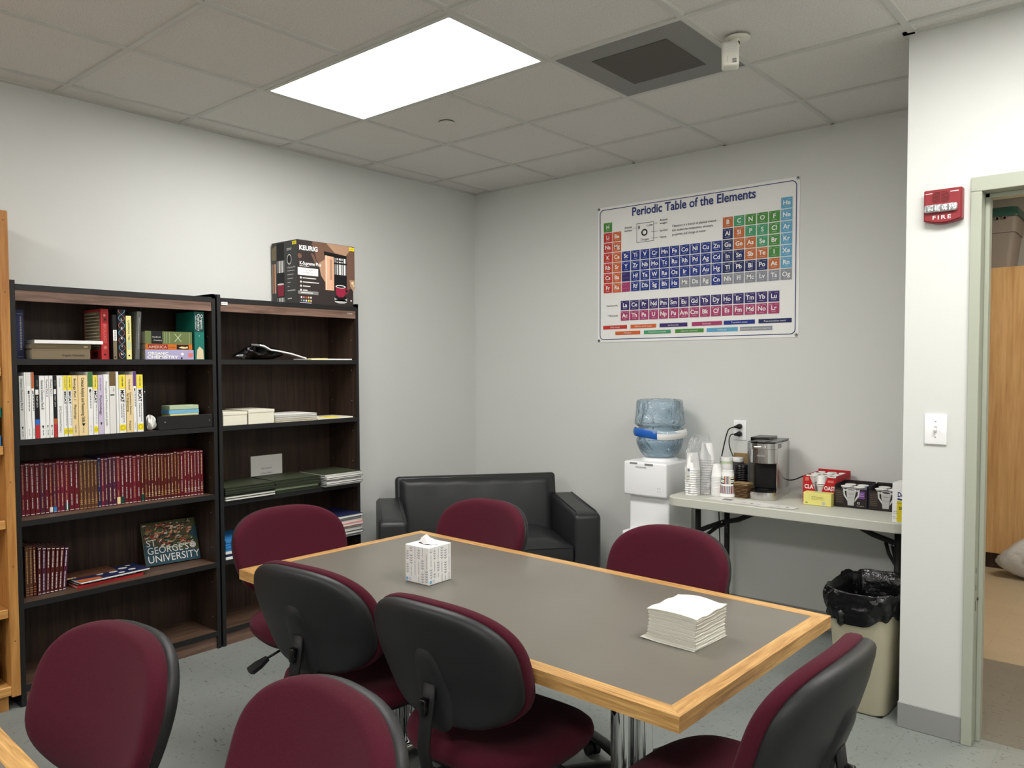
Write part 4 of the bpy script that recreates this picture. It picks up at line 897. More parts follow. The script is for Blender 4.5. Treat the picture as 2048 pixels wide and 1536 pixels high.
# ------------------------------------------------------------------ second bookcase contents
def case_two():
    z = 1.5005
    # coffee maker carton on top of the case
    zt = 1.8175; y0, y1, x0, x1, h = -1.770, -1.3745, 0.016, 0.268, 0.362
    t = thing('coffee_maker_carton', 'dark printed coffee maker carton standing on top of the right dark bookcase', 'box', ((x0+x1)/2, (y0+y1)/2, zt))
    m = M(); m.box(x0, x1, y0, y1, zt, zt+h, 'keurigdark', .003, 1, smooth=False)
    P = P3((x1, y0, zt), Y_, Z_)
    rn = random.Random(2)
    # printed photograph background: soft bands of brown
    m.poly(P, [(.10, .36), (.405, .36), (.405, .12), (.30, .08), (.20, .16), (.13, .26)], 'keurigbrown', .0003)
    m.poly(P, [(.20, .36), (.39, .36), (.34, .30), (.26, .31)], 'keurigtan', .0004)
    m.poly(P, [(.145, .24), (.22, .285), (.24, .2), (.20, .12), (.16, .17)], 'keurigtan', .00045)
    m.text(P, .012, .305, 'KEURIG', .036, 'white', .0009, bold=.035, width=.125); m.text(P, .014, .222, 'K-Supreme Plus', .026, 'white', .0009, bold=.02, width=.145)
    m.dashes(P, .014, .213, .08, 'offwhite', .003, 1, lo=.02, hi=.04)
    m.rect(P, .002, .163, .138, .042, 'white', .0006); m.ring(P, .022, .184, .009, .001, 'ink', .0009); m.text(P, .038, .188, 'MULTISTREAM', .010, 'ink', .0009); m.text(P, .038, .174, 'TECHNOLOGY', .010, 'ink', .0009)
    for k, l in enumerate((.09, .11, .05, .03)): m.disc(P, .022, .148-k*.023, .006, 'offwhite', .0006); m.rect(P, .035, .145-k*.023, l, .005, 'offwhite', .0006)
    m.rect(P, .002, .056, .138, .019, 'grey_mid', .0006); m.rect(P, .022, .062, .08, .005, 'offwhite', .0009)
    for r in range(2):
        for k in range(5): m.disc(P, .024+k*.016, .038-r*.018, .0055, ['white', 'pink', 'roof', 'roofl', 'offwhite', 'grey_mid', 'bluel', 'offwhite', 'yellow', 'cream'][r*5+k], .0006)
    m.rect(P, .012, .006, .08, .003, 'lilac', .0006)
    m.disc(P, .016, .270, .014, 'keurigbrown', .0006)
    m.rect(P, .365, .335, .038, .019, 'yellow', .0008); m.text(P, .369, .340, 'NEW', .013, 'ink', .0011)
    # printed machine
    m.poly(P, [(.183, .312), (.345, .300), (.345, .280), (.183, .290)], 'black', .0008); m.rect(P, .190, .09, .068, .20, 'roofl', .0006); m.rect(P, .222, .15, .018, .12, 'keurigtan', .0009)
    m.rect(P, .195, .09, .004, .2, 'offwhite', .0009); m.rect(P, .252, .09, .094, .21, 'black', .0007)
    for (a, b) in ((.255, .282), (.185, .245)):
        for q, c in ((0, 'grey_mid'), (.016, 'grey_light'), (.034, 'white'), (.05, 'grey_light'), (.068, 'white'), (.078, 'grey_mid')): m.rect(P, .256+q, a, .012 if q < .07 else .008, b-a, c, .0009)
    m.rect(P, .270, .262, .05, .008, 'ink', .0012); m.disc(P, .300, .030, .046, 'grey_light', .0008, 28, .013); m.rect(P, .254, .03, .092, .022, 'grey_light', .0008); m.disc(P, .300, .052, .046, 'black', .001, 28, .013)
    m.poly(P, [(.262, .115), (.336, .115), (.332, .070), (.318, .055), (.282, .055), (.266, .070)], 'mug', .0012); m.disc(P, .299, .116, .037, 'white', .0013, 28, .009); m.disc(P, .299, .115, .030, 'ink', .0014, 28, .006); m.ring(P, .343, .092, .016, .005, 'mug', .0011)
    m.poly(P, [(.365, .16), (.404, .16), (.404, .11), (.39, .095), (.37, .125)], 'keurigtan', .0009); m.disc(P, .388, .143, .009, 'cream', .0011); m.disc(P, .396, .128, .007, 'gold2', .0011); m.rect(P, .37, .034, .012, .006, 'white', .0009)
    m.poly(P, [(.095, .34), (.115, .36), (.13, .36), (.11, .335)], 'keurigbrown', .0006); m.poly(P, [(.09, .29), (.11, .29), (.135, .24), (.12, .235)], 'keurigbrown', .0006)
    # side face
    Q = P3((x0, y0, zt), X_, Z_)
    m.rect(Q, .0, .0, .25, .36, 'dark_grey', .0003); m.poly(Q, [(.0, .26), (.048, .26), (.048, .345), (.0, .33)], 'khaki', .0006); m.rect(Q, .05, .255, .075, .10, 'black', .0006)
    for q, c in ((0, 'grey_mid'), (.02, 'white'), (.035, 'grey_light'), (.05, 'white'), (.066, 'grey_mid')): m.rect(Q, .05+q, .185, .012, .068, c, .0008); m.rect(Q, .05+q, .015, .012, .026, c, .0008)
    m.rect(Q, .05, .045, .075, .14, 'black', .0006); m.poly(Q, [(.054, .118), (.122, .118), (.118, .05), (.060, .05)], 'mug', .0009); m.disc(Q, .088, .119, .034, 'white', .0011, 24, .005)
    m.rect(Q, .004, .07, .012, .17, 'keurigtan', .0006); m.rect(Q, .026, .07, .014, .17, 'roofl', .0006)
    m.ring(Q, .175, .255, .022, .004, 'offwhite', .0006, ry=.03); m.rect(Q, .163, .240, .024, .03, 'ink', .0006); m.text(Q, .152, .205, 'K-Supreme Plus', .013, 'white', .0008, width=.08)
    for k, l in enumerate((.07, .06, .055, .03, .02)): m.rect(Q, .155, .188-k*.022, l, .004, 'grey_light', .0006)
    m.rect(Q, .155, .075, .075, .006, 'grey_light', .0006); m.rect(Q, .155, .03, .04, .006, 'offwhite', .0006); m.rect(Q, .150, .315, .05, .003, 'offwhite', .0006); m.rect(Q, .150, .307, .045, .003, 'offwhite', .0006)
    m.rect(Q, .205, .335, .04, .019, 'yellow', .0008); m.text(Q, .209, .340, 'NEW', .012, 'ink', .0011); m.build('carton', t)
    # crumpled black bag with a white sheet
    m = M()
    def f(u, v):
        a = 2*PI*u; r = math.sin(PI*min(v, .98)); k = 1+.16*math.sin(4*a+5*v)+.10*math.sin(9*a-8*v)
        hz = (.058+.020*math.sin(2*a+1)+.012*math.sin(7*a))*(1-math.cos(PI*v))/2
        return (.19+.075*r*math.cos(a)*k, -1.985+.125*r*math.sin(a)*k, z+.0008+hz*(1+.25*math.sin(a*3+v*7)*r))
    m.grid(f, 48, 14, 'bag_black', False, True)
    tag(m.build('black_plastic_bag'), 'crumpled black plastic bag on the top shelf of the right bookcase', 'plastic bag')
    t = thing('folded_cover_sheet', 'white folded sheet lying over the black plastic bag', 'paper', (.24, -1.84, z))
    m = M(); pts = [(-2.02, .085), (-1.99, .080), (-1.95, .060), (-1.90, .054), (-1.82, .040), (-1.72, .014)]
    for (ya, za), (yb, zb) in zip(pts[:-1], pts[1:]):
        m.add([(.19, ya, z+za+.003), (.19, yb, z+zb+.003), (.272, yb, z+zb-.002), (.272, ya, z+za-.002), (.19, ya, z+za-.006), (.19, yb, z+zb-.006), (.272, yb, z+zb-.009), (.272, ya, z+za-.009)], [(0, 3, 2, 1), (4, 5, 6, 7), (3, 7, 6, 2), (0, 1, 5, 4), (0, 4, 7, 3), (1, 2, 6, 5)], 'white')
    P = P3((.273, -1.90, z+.0425), Vector((0, .1, -.026)), Z_); m.build('sheet', t)
    m = M(); m.box(.10, .276, -1.69, -1.40, z, z+.007, 'white'); P = P3((.12, -1.66, z+.007), Y_, -X_); 
    tag(m.build('paper_pad'), 'thin white pad at the right end of the top shelf of the right bookcase', 'paper pad')
    m = M(); m.box(.19, .277, -1.655, -1.575, z+.0072, z+.0105, 'yellow'); tag(m.build('sticky_note'), 'yellow sticky note on the thin white pad on the top shelf', 'sticky note')
    # second shelf
    z = 1.1555; G = 'cream boxes on the second shelf'
    for a, b, h, lb in ((-2.250, -2.108, .070, 'small lidded cream box touching the left side of the right bookcase'), (-2.103, -1.942, .076, 'lidded cream box beside the stack of white paper')):
        t = thing('cream_box', lb, 'box', (.19, (a+b)/2, z), 0, G)
        m = M(); m.box(.05, .282, a+.002, b-.002, z, z+h-.016, 'cream_card', .001, 1, smooth=False); m.build('box_body', t)
        m = M(); m.box(.048, .284, a, b, z+h-.016, z+h, 'cream_card', .0015, 1, smooth=False); m.disc(P3((.16, (a+b)/2, z+h), X_, Y_), 0, 0, .012, 'grey_light'); m.build('lid', t)
    m = M()
    for k in range(16): m.box(.055+.003*((k*5) % 3), .283-.004*((k*7) % 4), -1.936, -1.664+.003*((k*3) % 4), z+k*.0026, z+k*.0026+.0022, 'paper_warm' if k < 6 else 'paper')
    tag(m.build('paper_stack'), 'stack of white paper between the cream box and the single sheet', 'paper stack')['kind'] = 'stuff'
    m = M(); m.box(.08, .280, -1.655, -1.400, z, z+.008, 'paper_warm'); tag(m.build('paper_pad'), 'thin pale pad at the right end of the second shelf', 'paper pad')
    m = M(); m.box(.19, .272, -1.58, -1.49, z+.0082, z+.0115, 'yellow'); tag(m.build('sticky_note'), 'yellow sticky note on the pale pad on the second shelf', 'sticky note')
    # third shelf: sign and green folders
    z = 0.7625
    m = M(); m.box(.014, .0165, -1.93, -1.722, z+.03, z+.185, 'paper'); P = P3((.0165, -1.93, z+.03), Y_, Z_)
    m.text(P, .10, .075, 'SGU alumni', .014, 'ink_grey', align='CENTER'); m.text(P, .10, .048, 'reading folders', .014, 'ink_grey', align='CENTER'); m.dashes(P, .08, .028, .12, 'ink_grey', .003, 2)
    tag(m.build('card_sign'), 'white card sign standing behind the green folders', 'sign')
    def folder(y0, y1, x0, x1, zz, th, col, lb, grp, rz=0.0, inner='paper', bow=.0):
        t = thing('folder', lb, 'folder', ((x0+x1)/2, (y0+y1)/2, zz), rz, grp); T = MTX[t.name]; hx, hy = (x1-x0)/2, (y1-y0)/2
        m = M(T); m.box(-hx, hx, -hy, hy, 0, .0012, col); m.box(-hx, hx, -hy, hy, th-.0012, th, col); m.box(-hx, hx, hy-.0012, hy, .0012, th-.0012, col) ; m.build('cover', t)
        m = M(T); m.box(-hx+.004, hx-.002, -hy+.004, hy-.0014, .0014+.1*bow, th-.0015, inner); m.build('sheets', t)
        return t
    od = ['bottom', 'second', 'third', 'fourth', 'fifth', 'sixth', 'seventh']
    for k in range(6):
        folder(-2.249, -1.952+.004*(k % 2), .03, .296-.006*(k % 3), z+k*.0115, .0112, 'folder', 'dark green folder in the left pile on the third shelf, %s from below' % od[k] if k else 'dark green folder at the very bottom of the left pile on the third shelf', 'dark green folders on the third shelf', math.radians(.4*(k % 3)), 'paper' if k in (0, 1) else 'folderd')
    for k in range(5):
        folder(-1.944, -1.650-.005*(k % 2), .03, .296-.008*((k+1) % 3), z+k*.0145, .0135, 'folder', 'dark green folder in the middle pile on the third shelf, %s from below' % od[k] if k else 'dark green folder at the very bottom of the middle pile on the third shelf', 'dark green folders on the third shelf', math.radians(-.8*(k % 3)), 'palegreen' if k == 1 else 'folderd')
    cs = ['folderd', 'black', 'white', 'navyd', 'folder', 'white', 'folder']
    for k in range(7):
        folder(-1.640, -1.378, .06, .325+.006*((k*2) % 3), z+.002+k*.0105, .0100, cs[k], '%s folder in the bulging right pile on the third shelf, %s from below' % ({'folderd': 'dark green', 'black': 'black', 'white': 'white', 'navyd': 'navy', 'folder': 'green'}[cs[k]], od[k]), 'mixed folders at the right of the third shelf', math.radians(-1.2+1.1*(k % 3)), 'paper', 0)
    # fourth shelf: blue booklets left, folders right
    z = 0.4525
    for k in range(7):
        c = 'skyblue' if k > 3 else ('white', 'navyd', 'offwhite', 'skyblue')[k]
        m = M(); m.box(.05, .285-.003*(k % 2), -2.247, -2.03+.003*(k % 3), z+k*.0145, z+k*.0145+.0135, c, .001, 1, smooth=False)
        tag(m.build('booklet'), '%s booklet in the pile at the fourth shelf\'s left end, %s from below' % ({'skyblue': 'blue', 'navyd': 'navy', 'white': 'white', 'offwhite': 'off-white'}[c], od[k]), 'booklet', 'blue booklets on the fourth shelf')
    cs = ['white', 'folderd', 'white', 'black', 'pink', 'white', 'black', 'navyd']
    for k in range(8):
        folder(-1.66, -1.378, .05, .318+.010*((k*2) % 3), z+k*.0165, .0155, cs[k], '%s folder in the right pile on the fourth shelf, %s' % ({'folderd': 'dark green', 'black': 'black', 'white': 'white', 'navyd': 'navy', 'pink': 'pink-edged'}[cs[k]], 'topmost' if k == 7 else od[k]+' from below' if k < 7 else ''), 'mixed folders at the right of the fourth shelf', math.radians(-1.6+1.5*(k % 3)))
case_two()

def oak_books():
    G = 'books stacked in the oak bookcase'
    for k, (za, zb, c, y1, lb) in enumerate(((1.1352, 1.179, 'skyblue', -3.262, 'grey-blue book at the bottom of the pile in the oak bookcase'), (1.1795, 1.2005, 'dred', -3.275, 'thin dark red book above the blue one in the oak bookcase'), (1.201, 1.2555, 'black', -3.266, 'thick black book in the oak bookcase pile'), (1.256, 1.296, 'teal', -3.257, 'green book on top of the pile in the oak bookcase'))):
        lying_book('hardcover_book', lb, y1-.25, y1, .05, .285, za, zb, c, group=G, spine=(lambda m, P, w, h: (m.disc(P, w-.03, h*.5, .010, 'palegreen'), m.disc(P, w-.015, h*.4, .006, 'green'))) if k == 3 else None)
    cs = [('brown', .03), ('white', .014), ('dred', .034), ('roof', .04), ('maroon2', .052), ('white', .008), ('skyblue', .028), ('navyd', .055), ('cream', .014)]
    z = .1105; w = ['brown', 'white', 'red', 'orange-brown', 'burgundy', 'thin white', 'light blue', 'navy', 'cream']
    for k, (c, h) in enumerate(cs):
        lying_book('hardcover_book', '%s book lying in the bottom compartment of the oak bookcase' % w[k], -3.54+.01*(k % 3), -3.292-.007*((k*2) % 3), .06, .262, z, z+h, c, group=G); z += h+.0006
oak_books()

# ------------------------------------------------------------------ black leather loveseat across the corner
def sofa():
    a = math.radians(51); o = Vector((1.050, -1.005, 0))
    t = thing('loveseat', 'black leather loveseat standing across the corner of the room', 'sofa', o, a-0.0); R = Matrix.Translation(o) @ Matrix.Rotation(a, 4, 'Z'); MTX[t.name] = R
    # local: x along the width, +y towards the corner (back), -y the front
    W2, D, AW = 0.655, 0.74, 0.165
    def puffy(x0, x1, y0, y1, z0, z1, r, name, n=5, parent=t, dome=0.0):
        m = M(R); m.box(x0, x1, y0, y1, z0, z1, 'leather', r, n); return m.build(name, parent)
    for s in (-1, 1):
        x0, x1 = (s*W2, s*(W2-AW)) if s < 0 else (s*(W2-AW), s*W2)
        m = M(R); m.prism([(0.0, .06), (D-.10, .06), (D-.06, .30), (D-.10, .615), (.06, .590), (0, .575)], Vector((x0, 0, 0)), Y_, Z_, x1-x0, 'leather')
        bm = bmesh.new()
        vs = [bm.verts.new(v) for v in m.v]; 
        for f in m.f: bm.faces.new([vs[i] for i in f[0]])
        bmesh.ops.recalc_face_normals(bm, faces=bm.faces[:]); bmesh.ops.bevel(bm, geom=bm.edges[:], offset=.026, segments=4, profile=.5, affect='EDGES')
        m = M(); m.bm(bm, 'leather', True); arm = m.build('armrest', t)
        m = M(R)
        for x in (x0+.022, x1-.022): m.tube([(x, .012, .10), (x, .006, .40), (x, .008, .558), (x, .05, .592), (x, .3, .604), (x, D-.15, .620)], .0032, 'leather', 6)
        m.tube([(x0+.022, .012, .566), (x1-.022, .012, .566)], .0035, 'leather', 6); m.build('piping', arm)
    puffy(-W2+AW, W2-AW, .02, D-.12, .10, .30, .02, 'seat_base')
    m = M(R)
    def cush(u, v):
        x = (-W2+AW+.004)+(2*(W2-AW)-.008)*u; y = .0+(D-.22)*v; e = min(u, 1-u, v*.9, 1)*6; e = min(1, max(0, e))
        return (x, y, .385+.045*math.sin(e*PI/2)+.010*math.sin(PI*u)*math.sin(PI*v))
    m.grid(cush, 36, 20, 'leather'); m.box(-W2+AW+.004, W2-AW-.004, .0, D-.22, .302, .392, 'leather', .010, 3)
    m.tube([(-W2+AW+.008, -.002, .388), (W2-AW-.008, -.002, .388)], .0035, 'leather', 6); m.build('seat_cushion', t)
    T2 = R @ Matrix.Translation((0, D-.20, .36)) @ Matrix.Rotation(math.radians(-11), 4, 'X')
    m = M(T2); m.box(-.530, .530, .0, .13, -.20, .40, 'leather', .024, 4); b = m.build('back_frame', t)
    m = M(T2)
    def pad(u, v):
        x = -.508+1.016*u; z = -.02+.405*v; e = min(1, min(u*18, (1-u)*18, v*9, (1-v)*9))
        w = .004*math.sin(u*26)*max(0, v-.7)*3.0
        return (x, .002-.034*math.sin(e*PI/2)-.010*math.sin(PI*u)*math.sin(PI*v)+w, z)
    m.grid(pad, 64, 28, 'leather'); m.build('back_cushion', t)
    for sx in (-1, 1):
        for y in (.06, D-.14):
            m = M(R); m.box(sx*(W2-.07)-.03, sx*(W2-.07)+.03, y-.03, y+.03, 0, .062, 'black_matte', .004); m.build('leg', t)
sofa()

# ------------------------------------------------------------------ poster
def poster():
    w, h = 1.327, 0.884; O = Vector((1.108, -0.004, 1.614))
    t = thing('periodic_table_poster', 'large white periodic table poster on the back wall', 'poster', O)
    m = M()
    def f(u, v):
        e = 1-min(1, 14*min(u, 1-u, 1)); c = max(0, 1-14*min(v, 1-v))
        return (O.x+w*u, -0.0025-0.002*math.sin(PI*u)*math.sin(PI*v)*0-0.0035*c*c*(1 if .06 < u < .94 else .2)*.4, O.z+h*v+0.002*math.sin(6*u)*(1 if v > .5 else -1)*0)
    m.grid(lambda u, v: f(v, u), 20, 20, 'white'); m.box(O.x, O.x+w, -0.0022, -0.0008, O.z, O.z+h, 'white'); m.build('sheet', t)
    P = (Vector((O.x, -0.0045, O.z)), X_, Z_); m = M()
    # rounded blue border
    def rr(x0, y0, x1, y1, r):
        out = []
        for cx, cy, a0 in ((x1-r, y1-r, 0), (x0+r, y1-r, 90), (x0+r, y0+r, 180), (x1-r, y0+r, 270)):
            out += [(cx+r*math.cos(math.radians(a0+q*15)), cy+r*math.sin(math.radians(a0+q*15))) for q in range(7)]
        return out
    A, B = rr(.016, .016, 1.311, .868, .03), rr(.0205, .0205, 1.3065, .8635, .026); n = len(A)
    for k in range(n): m.poly(P, [A[k], A[(k+1) % n], B[(k+1) % n], B[k]], 'navy')
    m.text(P, .259, .803, 'Periodic Table of the Elements', .075, 'navy', .0006, bold=.022, width=.815)
    # key
    bx, by, bw, bh = .295, .628, .121, .118
    for a in ((bx, by, bw, .0022), (bx, by+bh, bw, .0022), (bx, by, .0022, bh), (bx+bw, by, .0022, bh+.0022)): m.rect(P, *a, 'ink')
    m.text(P, .304, .712, '8', .032, 'ink'); m.text(P, .365, .722, '15.999', .017, 'ink'); m.text(P, .352, .668, 'O', .058, 'ink', bold=.03, align='CENTER'); m.text(P, .325, .638, 'Oxygen', .019, 'ink')
    for x, y, s_ in ((.205, .726, 'Atomic'), (.205, .706, 'number'), (.46, .745, 'Atomic'), (.46, .725, 'weight'), (.46, .680, 'Symbol'), (.46, .640, 'Name')): m.text(P, x, y, s_, .019, 'ink')
    for x0, x1, y in ((.275, .293, .722), (.42, .445, .735), (.40, .45, .685), (.40, .45, .645)): m.rect(P, x0, y, x1-x0, .0016, 'ink')
    for k, s_ in enumerate(('Chemistry is a branch of physical science', 'that studies the composition, structure,', 'properties and change of matter')): m.text(P, .546, .697-.026*k, s_, .0205, 'ink', width=(.288, .272, .225)[k])
    # cells
    rows = {1: {1: 'H', 18: 'He'}, 2: dict(zip((1, 2, 13, 14, 15, 16, 17, 18), 'Li Be B C N O F Ne'.split())), 3: dict(zip((1, 2, 13, 14, 15, 16, 17, 18), 'Na Mg Al Si P S Cl Ar'.split())),
            4: dict(enumerate('K Ca Sc Ti V Cr Mn Fe Co Ni Cu Zn Ga Ge As Se Br Kr'.split(), 1)), 5: dict(enumerate('Rb Sr Y Zr Nb Mo Tc Ru Rh Pd Ag Cd In Sn Sb Te I Xe'.split(), 1)),
            6: dict(enumerate('Cs Ba 57-71 Hf Ta W Re Os Ir Pt Au Hg Tl Pb Bi Po At Rn'.split(), 1)), 7: dict(enumerate('Fr Ra 89-103 Rf Db Sg Bh Hs Mt Ds Rg Cn Nh Fl Mc Lv Ts Og'.split(), 1))}
    group = {'Hc': 'H N O F Cl Br I'.split(), 'C_': 'C P S Se'.split(), 'B_': 'B Si Ge As Sb Te At'.split(), 'A_': 'Li Na K Rb Cs Fr'.split(), 'E_': 'Be Mg Ca Sr Ba Ra'.split(), 'He': 'He Ne Ar Kr Xe Rn'.split(),
             'P_': 'Al Ga In Sn Tl Pb Bi Po'.split(), 'U_': 'Mt Ds Rg Nh Fl Mc Lv Ts Og'.split(), 'L_': ['57-71'], 'X_': ['89-103']}
    col = {e: g for g, l in group.items() for e in l}; Z = {}
    order = 'H He Li Be B C N O F Ne Na Mg Al Si P S Cl Ar K Ca Sc Ti V Cr Mn Fe Co Ni Cu Zn Ga Ge As Se Br Kr Rb Sr Y Zr Nb Mo Tc Ru Rh Pd Ag Cd In Sn Sb Te I Xe Cs Ba La Ce Pr Nd Pm Sm Eu Gd Tb Dy Ho Er Tm Yb Lu Hf Ta W Re Os Ir Pt Au Hg Tl Pb Bi Po At Rn Fr Ra Ac Th Pa U Np Pu Am Cm Bk Cf Es Fm Md No Lr Rf Db Sg Bh Hs Mt Ds Rg Cn Nh Fl Mc Lv Ts Og'.split()
    for i, e in enumerate(order): Z[e] = i+1
    def cell(x, y, e, c):
        s_ = .0628; m.rect(P, x, y, s_, s_-.002, c, .0005)
        if '-' in e: m.text(P, x+.006, y+.044, e, .012, 'U_', .0008); m.rect(P, x+.008, y+.022, .044, .0014, 'U_', .0008); return
        m.text(P, x+s_/2, y+.020, e, .036, 'white', .0008, align='CENTER', bold=.025); m.text(P, x+.005, y+.048, str(Z[e]), .012, 'lightgrey', .0008); m.rect(P, x+.017, y+.009, .028, .0018, 'lightgrey', .0008); m.rect(P, x+.036, y+.051, .02, .0014, 'lightgrey', .0008)
    for r, d in rows.items():
        for c, e in d.items(): cell(.0475+(c-1)*.0692, .782-.0662*r+.0035, e, col.get(e, 'T_'))
    for k, e in enumerate('La Ce Pr Nd Pm Sm Eu Gd Tb Dy Ho Er Tm Yb Lu'.split()): cell(.0475+(k+2)*.0692-.0075+.0006*k, .204, e, 'L_')
    for k, e in enumerate('Ac Th Pa U Np Pu Am Cm Bk Cf Es Fm Md No Lr'.split()): cell(.0475+(k+2)*.0692-.0075+.0006*k, .137, e, 'X_')
    m.text(P, .066, .232, '*Lanthanoids', .017, 'ink'); m.text(P, .078, .166, '**Actinoids', .017, 'ink')
    for x, w_, c, s_ in ((.043, .182, 'A_', 'Alkali metal'), (.252, .185, 'E_', 'Alkaline earth metal'), (.462, .19, 'L_', 'Lanthanoids'), (.682, .195, 'X_', 'Actinoids'), (.888, .19, 'T_', 'Transition metal'), (1.099, .19, 'P_', 'Post-transition metal')):
        m.rect(P, x, .084, w_, .024, c, .0005); m.text(P, x+w_/2, .091, s_, .015, 'offwhite', .0008, align='CENTER')
    for x, w_, c, s_ in ((.137, .186, 'E_', 'Metalloid'), (.350, .19, 'C_', 'Polyatomic nonmetal'), (.570, .19, 'Hc', 'Diatomic nonmetal'), (.780, .195, 'He', 'Noble gas'), (.989, .19, 'U_', 'Unknown chemical properties')):
        m.rect(P, x, .045, w_, .023, c, .0005); m.text(P, x+w_/2, .052, s_, .0145, 'offwhite', .0008, align='CENTER')
    m.build('print', t)
    for x, y in ((.010, .874), (w-.010, .876), (.010, .010), (w-.012, .012)):
        m = M(); m.ring(P, x, y, .009, .004, 'steel_dark', .001); m.cyl((O.x+x, -.002, O.z+y), (O.x+x, -.014, O.z+y+.004), .003, 'steel_dark', n=10); m.build('corner_pin', t)
poster()

# ------------------------------------------------------------------ fire alarm, switch, outlet with plugs
def wall_devices():
    x0, x1, z0, z1 = 3.272, 3.402, 1.998, 2.126; w = x1-x0; y = YD
    t = thing('fire_alarm', 'red fire alarm horn strobe marked FIRE on the wall beside the doorway', 'fire alarm', ((x0+x1)/2, y, z0))
    m = M(); o = [(0, .012)]+[(w*q, .012-.014*math.sin(PI*q)) for q in (.1, .3, .5, .7, .9)]+[(w, .012), (w, z1-z0-.003), (w-.004, z1-z0), (.004, z1-z0), (0, z1-z0-.003)]
    m.prism(o, (x0, y, z0), X_, Z_, 0.030, 'alarm_red'); ins = [(.005+(a/w)*(w-.010), .004+b/(z1-z0)*(z1-z0-.008)) for a, b in o]
    m.prism(ins, (x0, y-.030, z0), X_, Z_, .006, 'alarm_red')
    P = (Vector((x0, y-.036, z0)), X_, Z_)
    m.text(P, .030, .014, 'FIRE', .021, 'white', .0006, bold=.01, width=.062, space=1.35); m.rect(P, .006, .113, .024, .0018, 'white'); m.rect(P, .090, .113, .028, .003, 'white'); m.build('housing', t)
    m = M()
    for k in range(9):
        zz = .078+k*.0046; hw = math.sqrt(max(0, .030**2-(zz-.094)**2)); m.rect(P, .058-hw, zz, hw-.002, .0022, 'maroon3', .0007); m.rect(P, .060, zz, hw-.002, .0022, 'maroon3', .0007)
    m.build('horn_grille', t)
    m = M(); m.box(x0+.004, x1-.014, y-.052, y-.035, z0+.040, z0+.070, 'strobe', .008, 4)
    for k in range(8): m.box(x0+.012+k*.012, x0+.018+k*.012, y-.055, y-.050, z0+.044+.002*(k % 2), z0+.066, 'strobe' if k % 2 else 'grey_mid', .002)
    m.build('strobe_lens', t)
    x0, z0 = 3.281, 1.149; t = thing('light_switch', 'white single toggle light switch plate beside the door frame', 'light switch', (x0+.039, y, z0))
    m = M(); m.box(x0, x0+.078, y-.007, y, z0, z0+.119, 'white_plastic', .005, 3); P = (Vector((x0, y-.007, z0)), X_, Z_)
    for zz in (.029, .090): m.disc(P, .039, zz, .0032, 'grey_light', .0004, 12); m.rect(P, .036, zz-.0004, .006, .0008, 'ink', .0006)
    m.build('wall_plate', t)
    m = M(); m.rect(P, .0335, .047, .011, .025, 'grey_light', .0005); T = Matrix.Translation((x0+.039, y-.008, z0+.060)) @ Matrix.Rotation(math.radians(25), 4, 'X'); m.box(-.0045, .0045, -.014, .002, -.006, .006, 'white_plastic', .002, T=T); m.build('toggle', t)
    x0, z0 = 2.062, 1.021; t = thing('wall_outlet', 'white wall outlet above the folding table with two black plugs in it', 'outlet', (x0+.039, 0, z0))
    m = M(); m.box(x0, x0+.079, -.006, 0, z0, z0+.116, 'white_plastic', .004, 3)
    P = (Vector((x0, -.006, z0)), X_, Z_); m.build('wall_plate', t)
    for zz in (.036, .080): m = M(); m.disc(P, .039, zz, .017, 'warm_plastic', .0008, 24); m.rect(P, .033, zz+.002, .0016, .007, 'ink', .001); m.rect(P, .043, zz+.002, .0016, .007, 'ink', .001); m.build('socket', t)
    for k, (zz, pts, lb) in enumerate(((.080, [(0, 0, 0), (-.03, -.02, -.012), (-.045, -.022, -.04), (-.065, -.022, -.12), (-.085, -.02, -.22), (-.10, -.018, -.36), (-.095, -.012, -.55), (-.085, -.012, -.8), (-.07, -.012, -1.06)], 'black power cord running from the upper socket down behind the table'),
                           (.036, [(0, 0, 0), (-.025, -.015, -.005), (-.028, -.03, -.045), (-.010, -.04, -.10), (.035, -.05, -.165), (.10, -.045, -.20), (.20, -.035, -.215), (.33, -.03, -.235), (.42, -.028, -.20), (.5, -.028, -.213)], 'black power cord curving from the lower socket to behind the coffee maker'))):
        c = Vector((x0+.030, -.040, z0+zz)); t2 = thing('power_cord', lb, 'cord', (c.x, 0, c.z)); m = M()
        m.tube([(x0+.039, -.006, z0+zz), (x0+.038, -.022, z0+zz), (x0+.034, -.036, z0+zz)], [.016, .015, .009], 'cord', 14); m.tube([(x0+.036, -.032, z0+zz), c+Vector((-.012, .0, -.003))], [.011, .006], 'cord', 12); m.build('plug', t2)
        # smooth path
        q = [c+Vector(p) for p in pts]; sm = []
        for i in range(len(q)-1):
            a, b, d, e = q[max(i-1, 0)], q[i], q[i+1], q[min(i+2, len(q)-1)]
            for s_ in range(6):
                u = s_/6; sm.append(.5*((2*b)+(-a+d)*u+(2*a-5*b+4*d-e)*u*u+(-a+3*b-3*d+e)*u**3))
        sm.append(q[-1]); sm = [Vector((v.x, min(v.y, -.006), v.z)) for v in sm]; m = M(); m.tube(sm, .0035, 'cord', 8); m.build('cable', t2)
wall_devices()

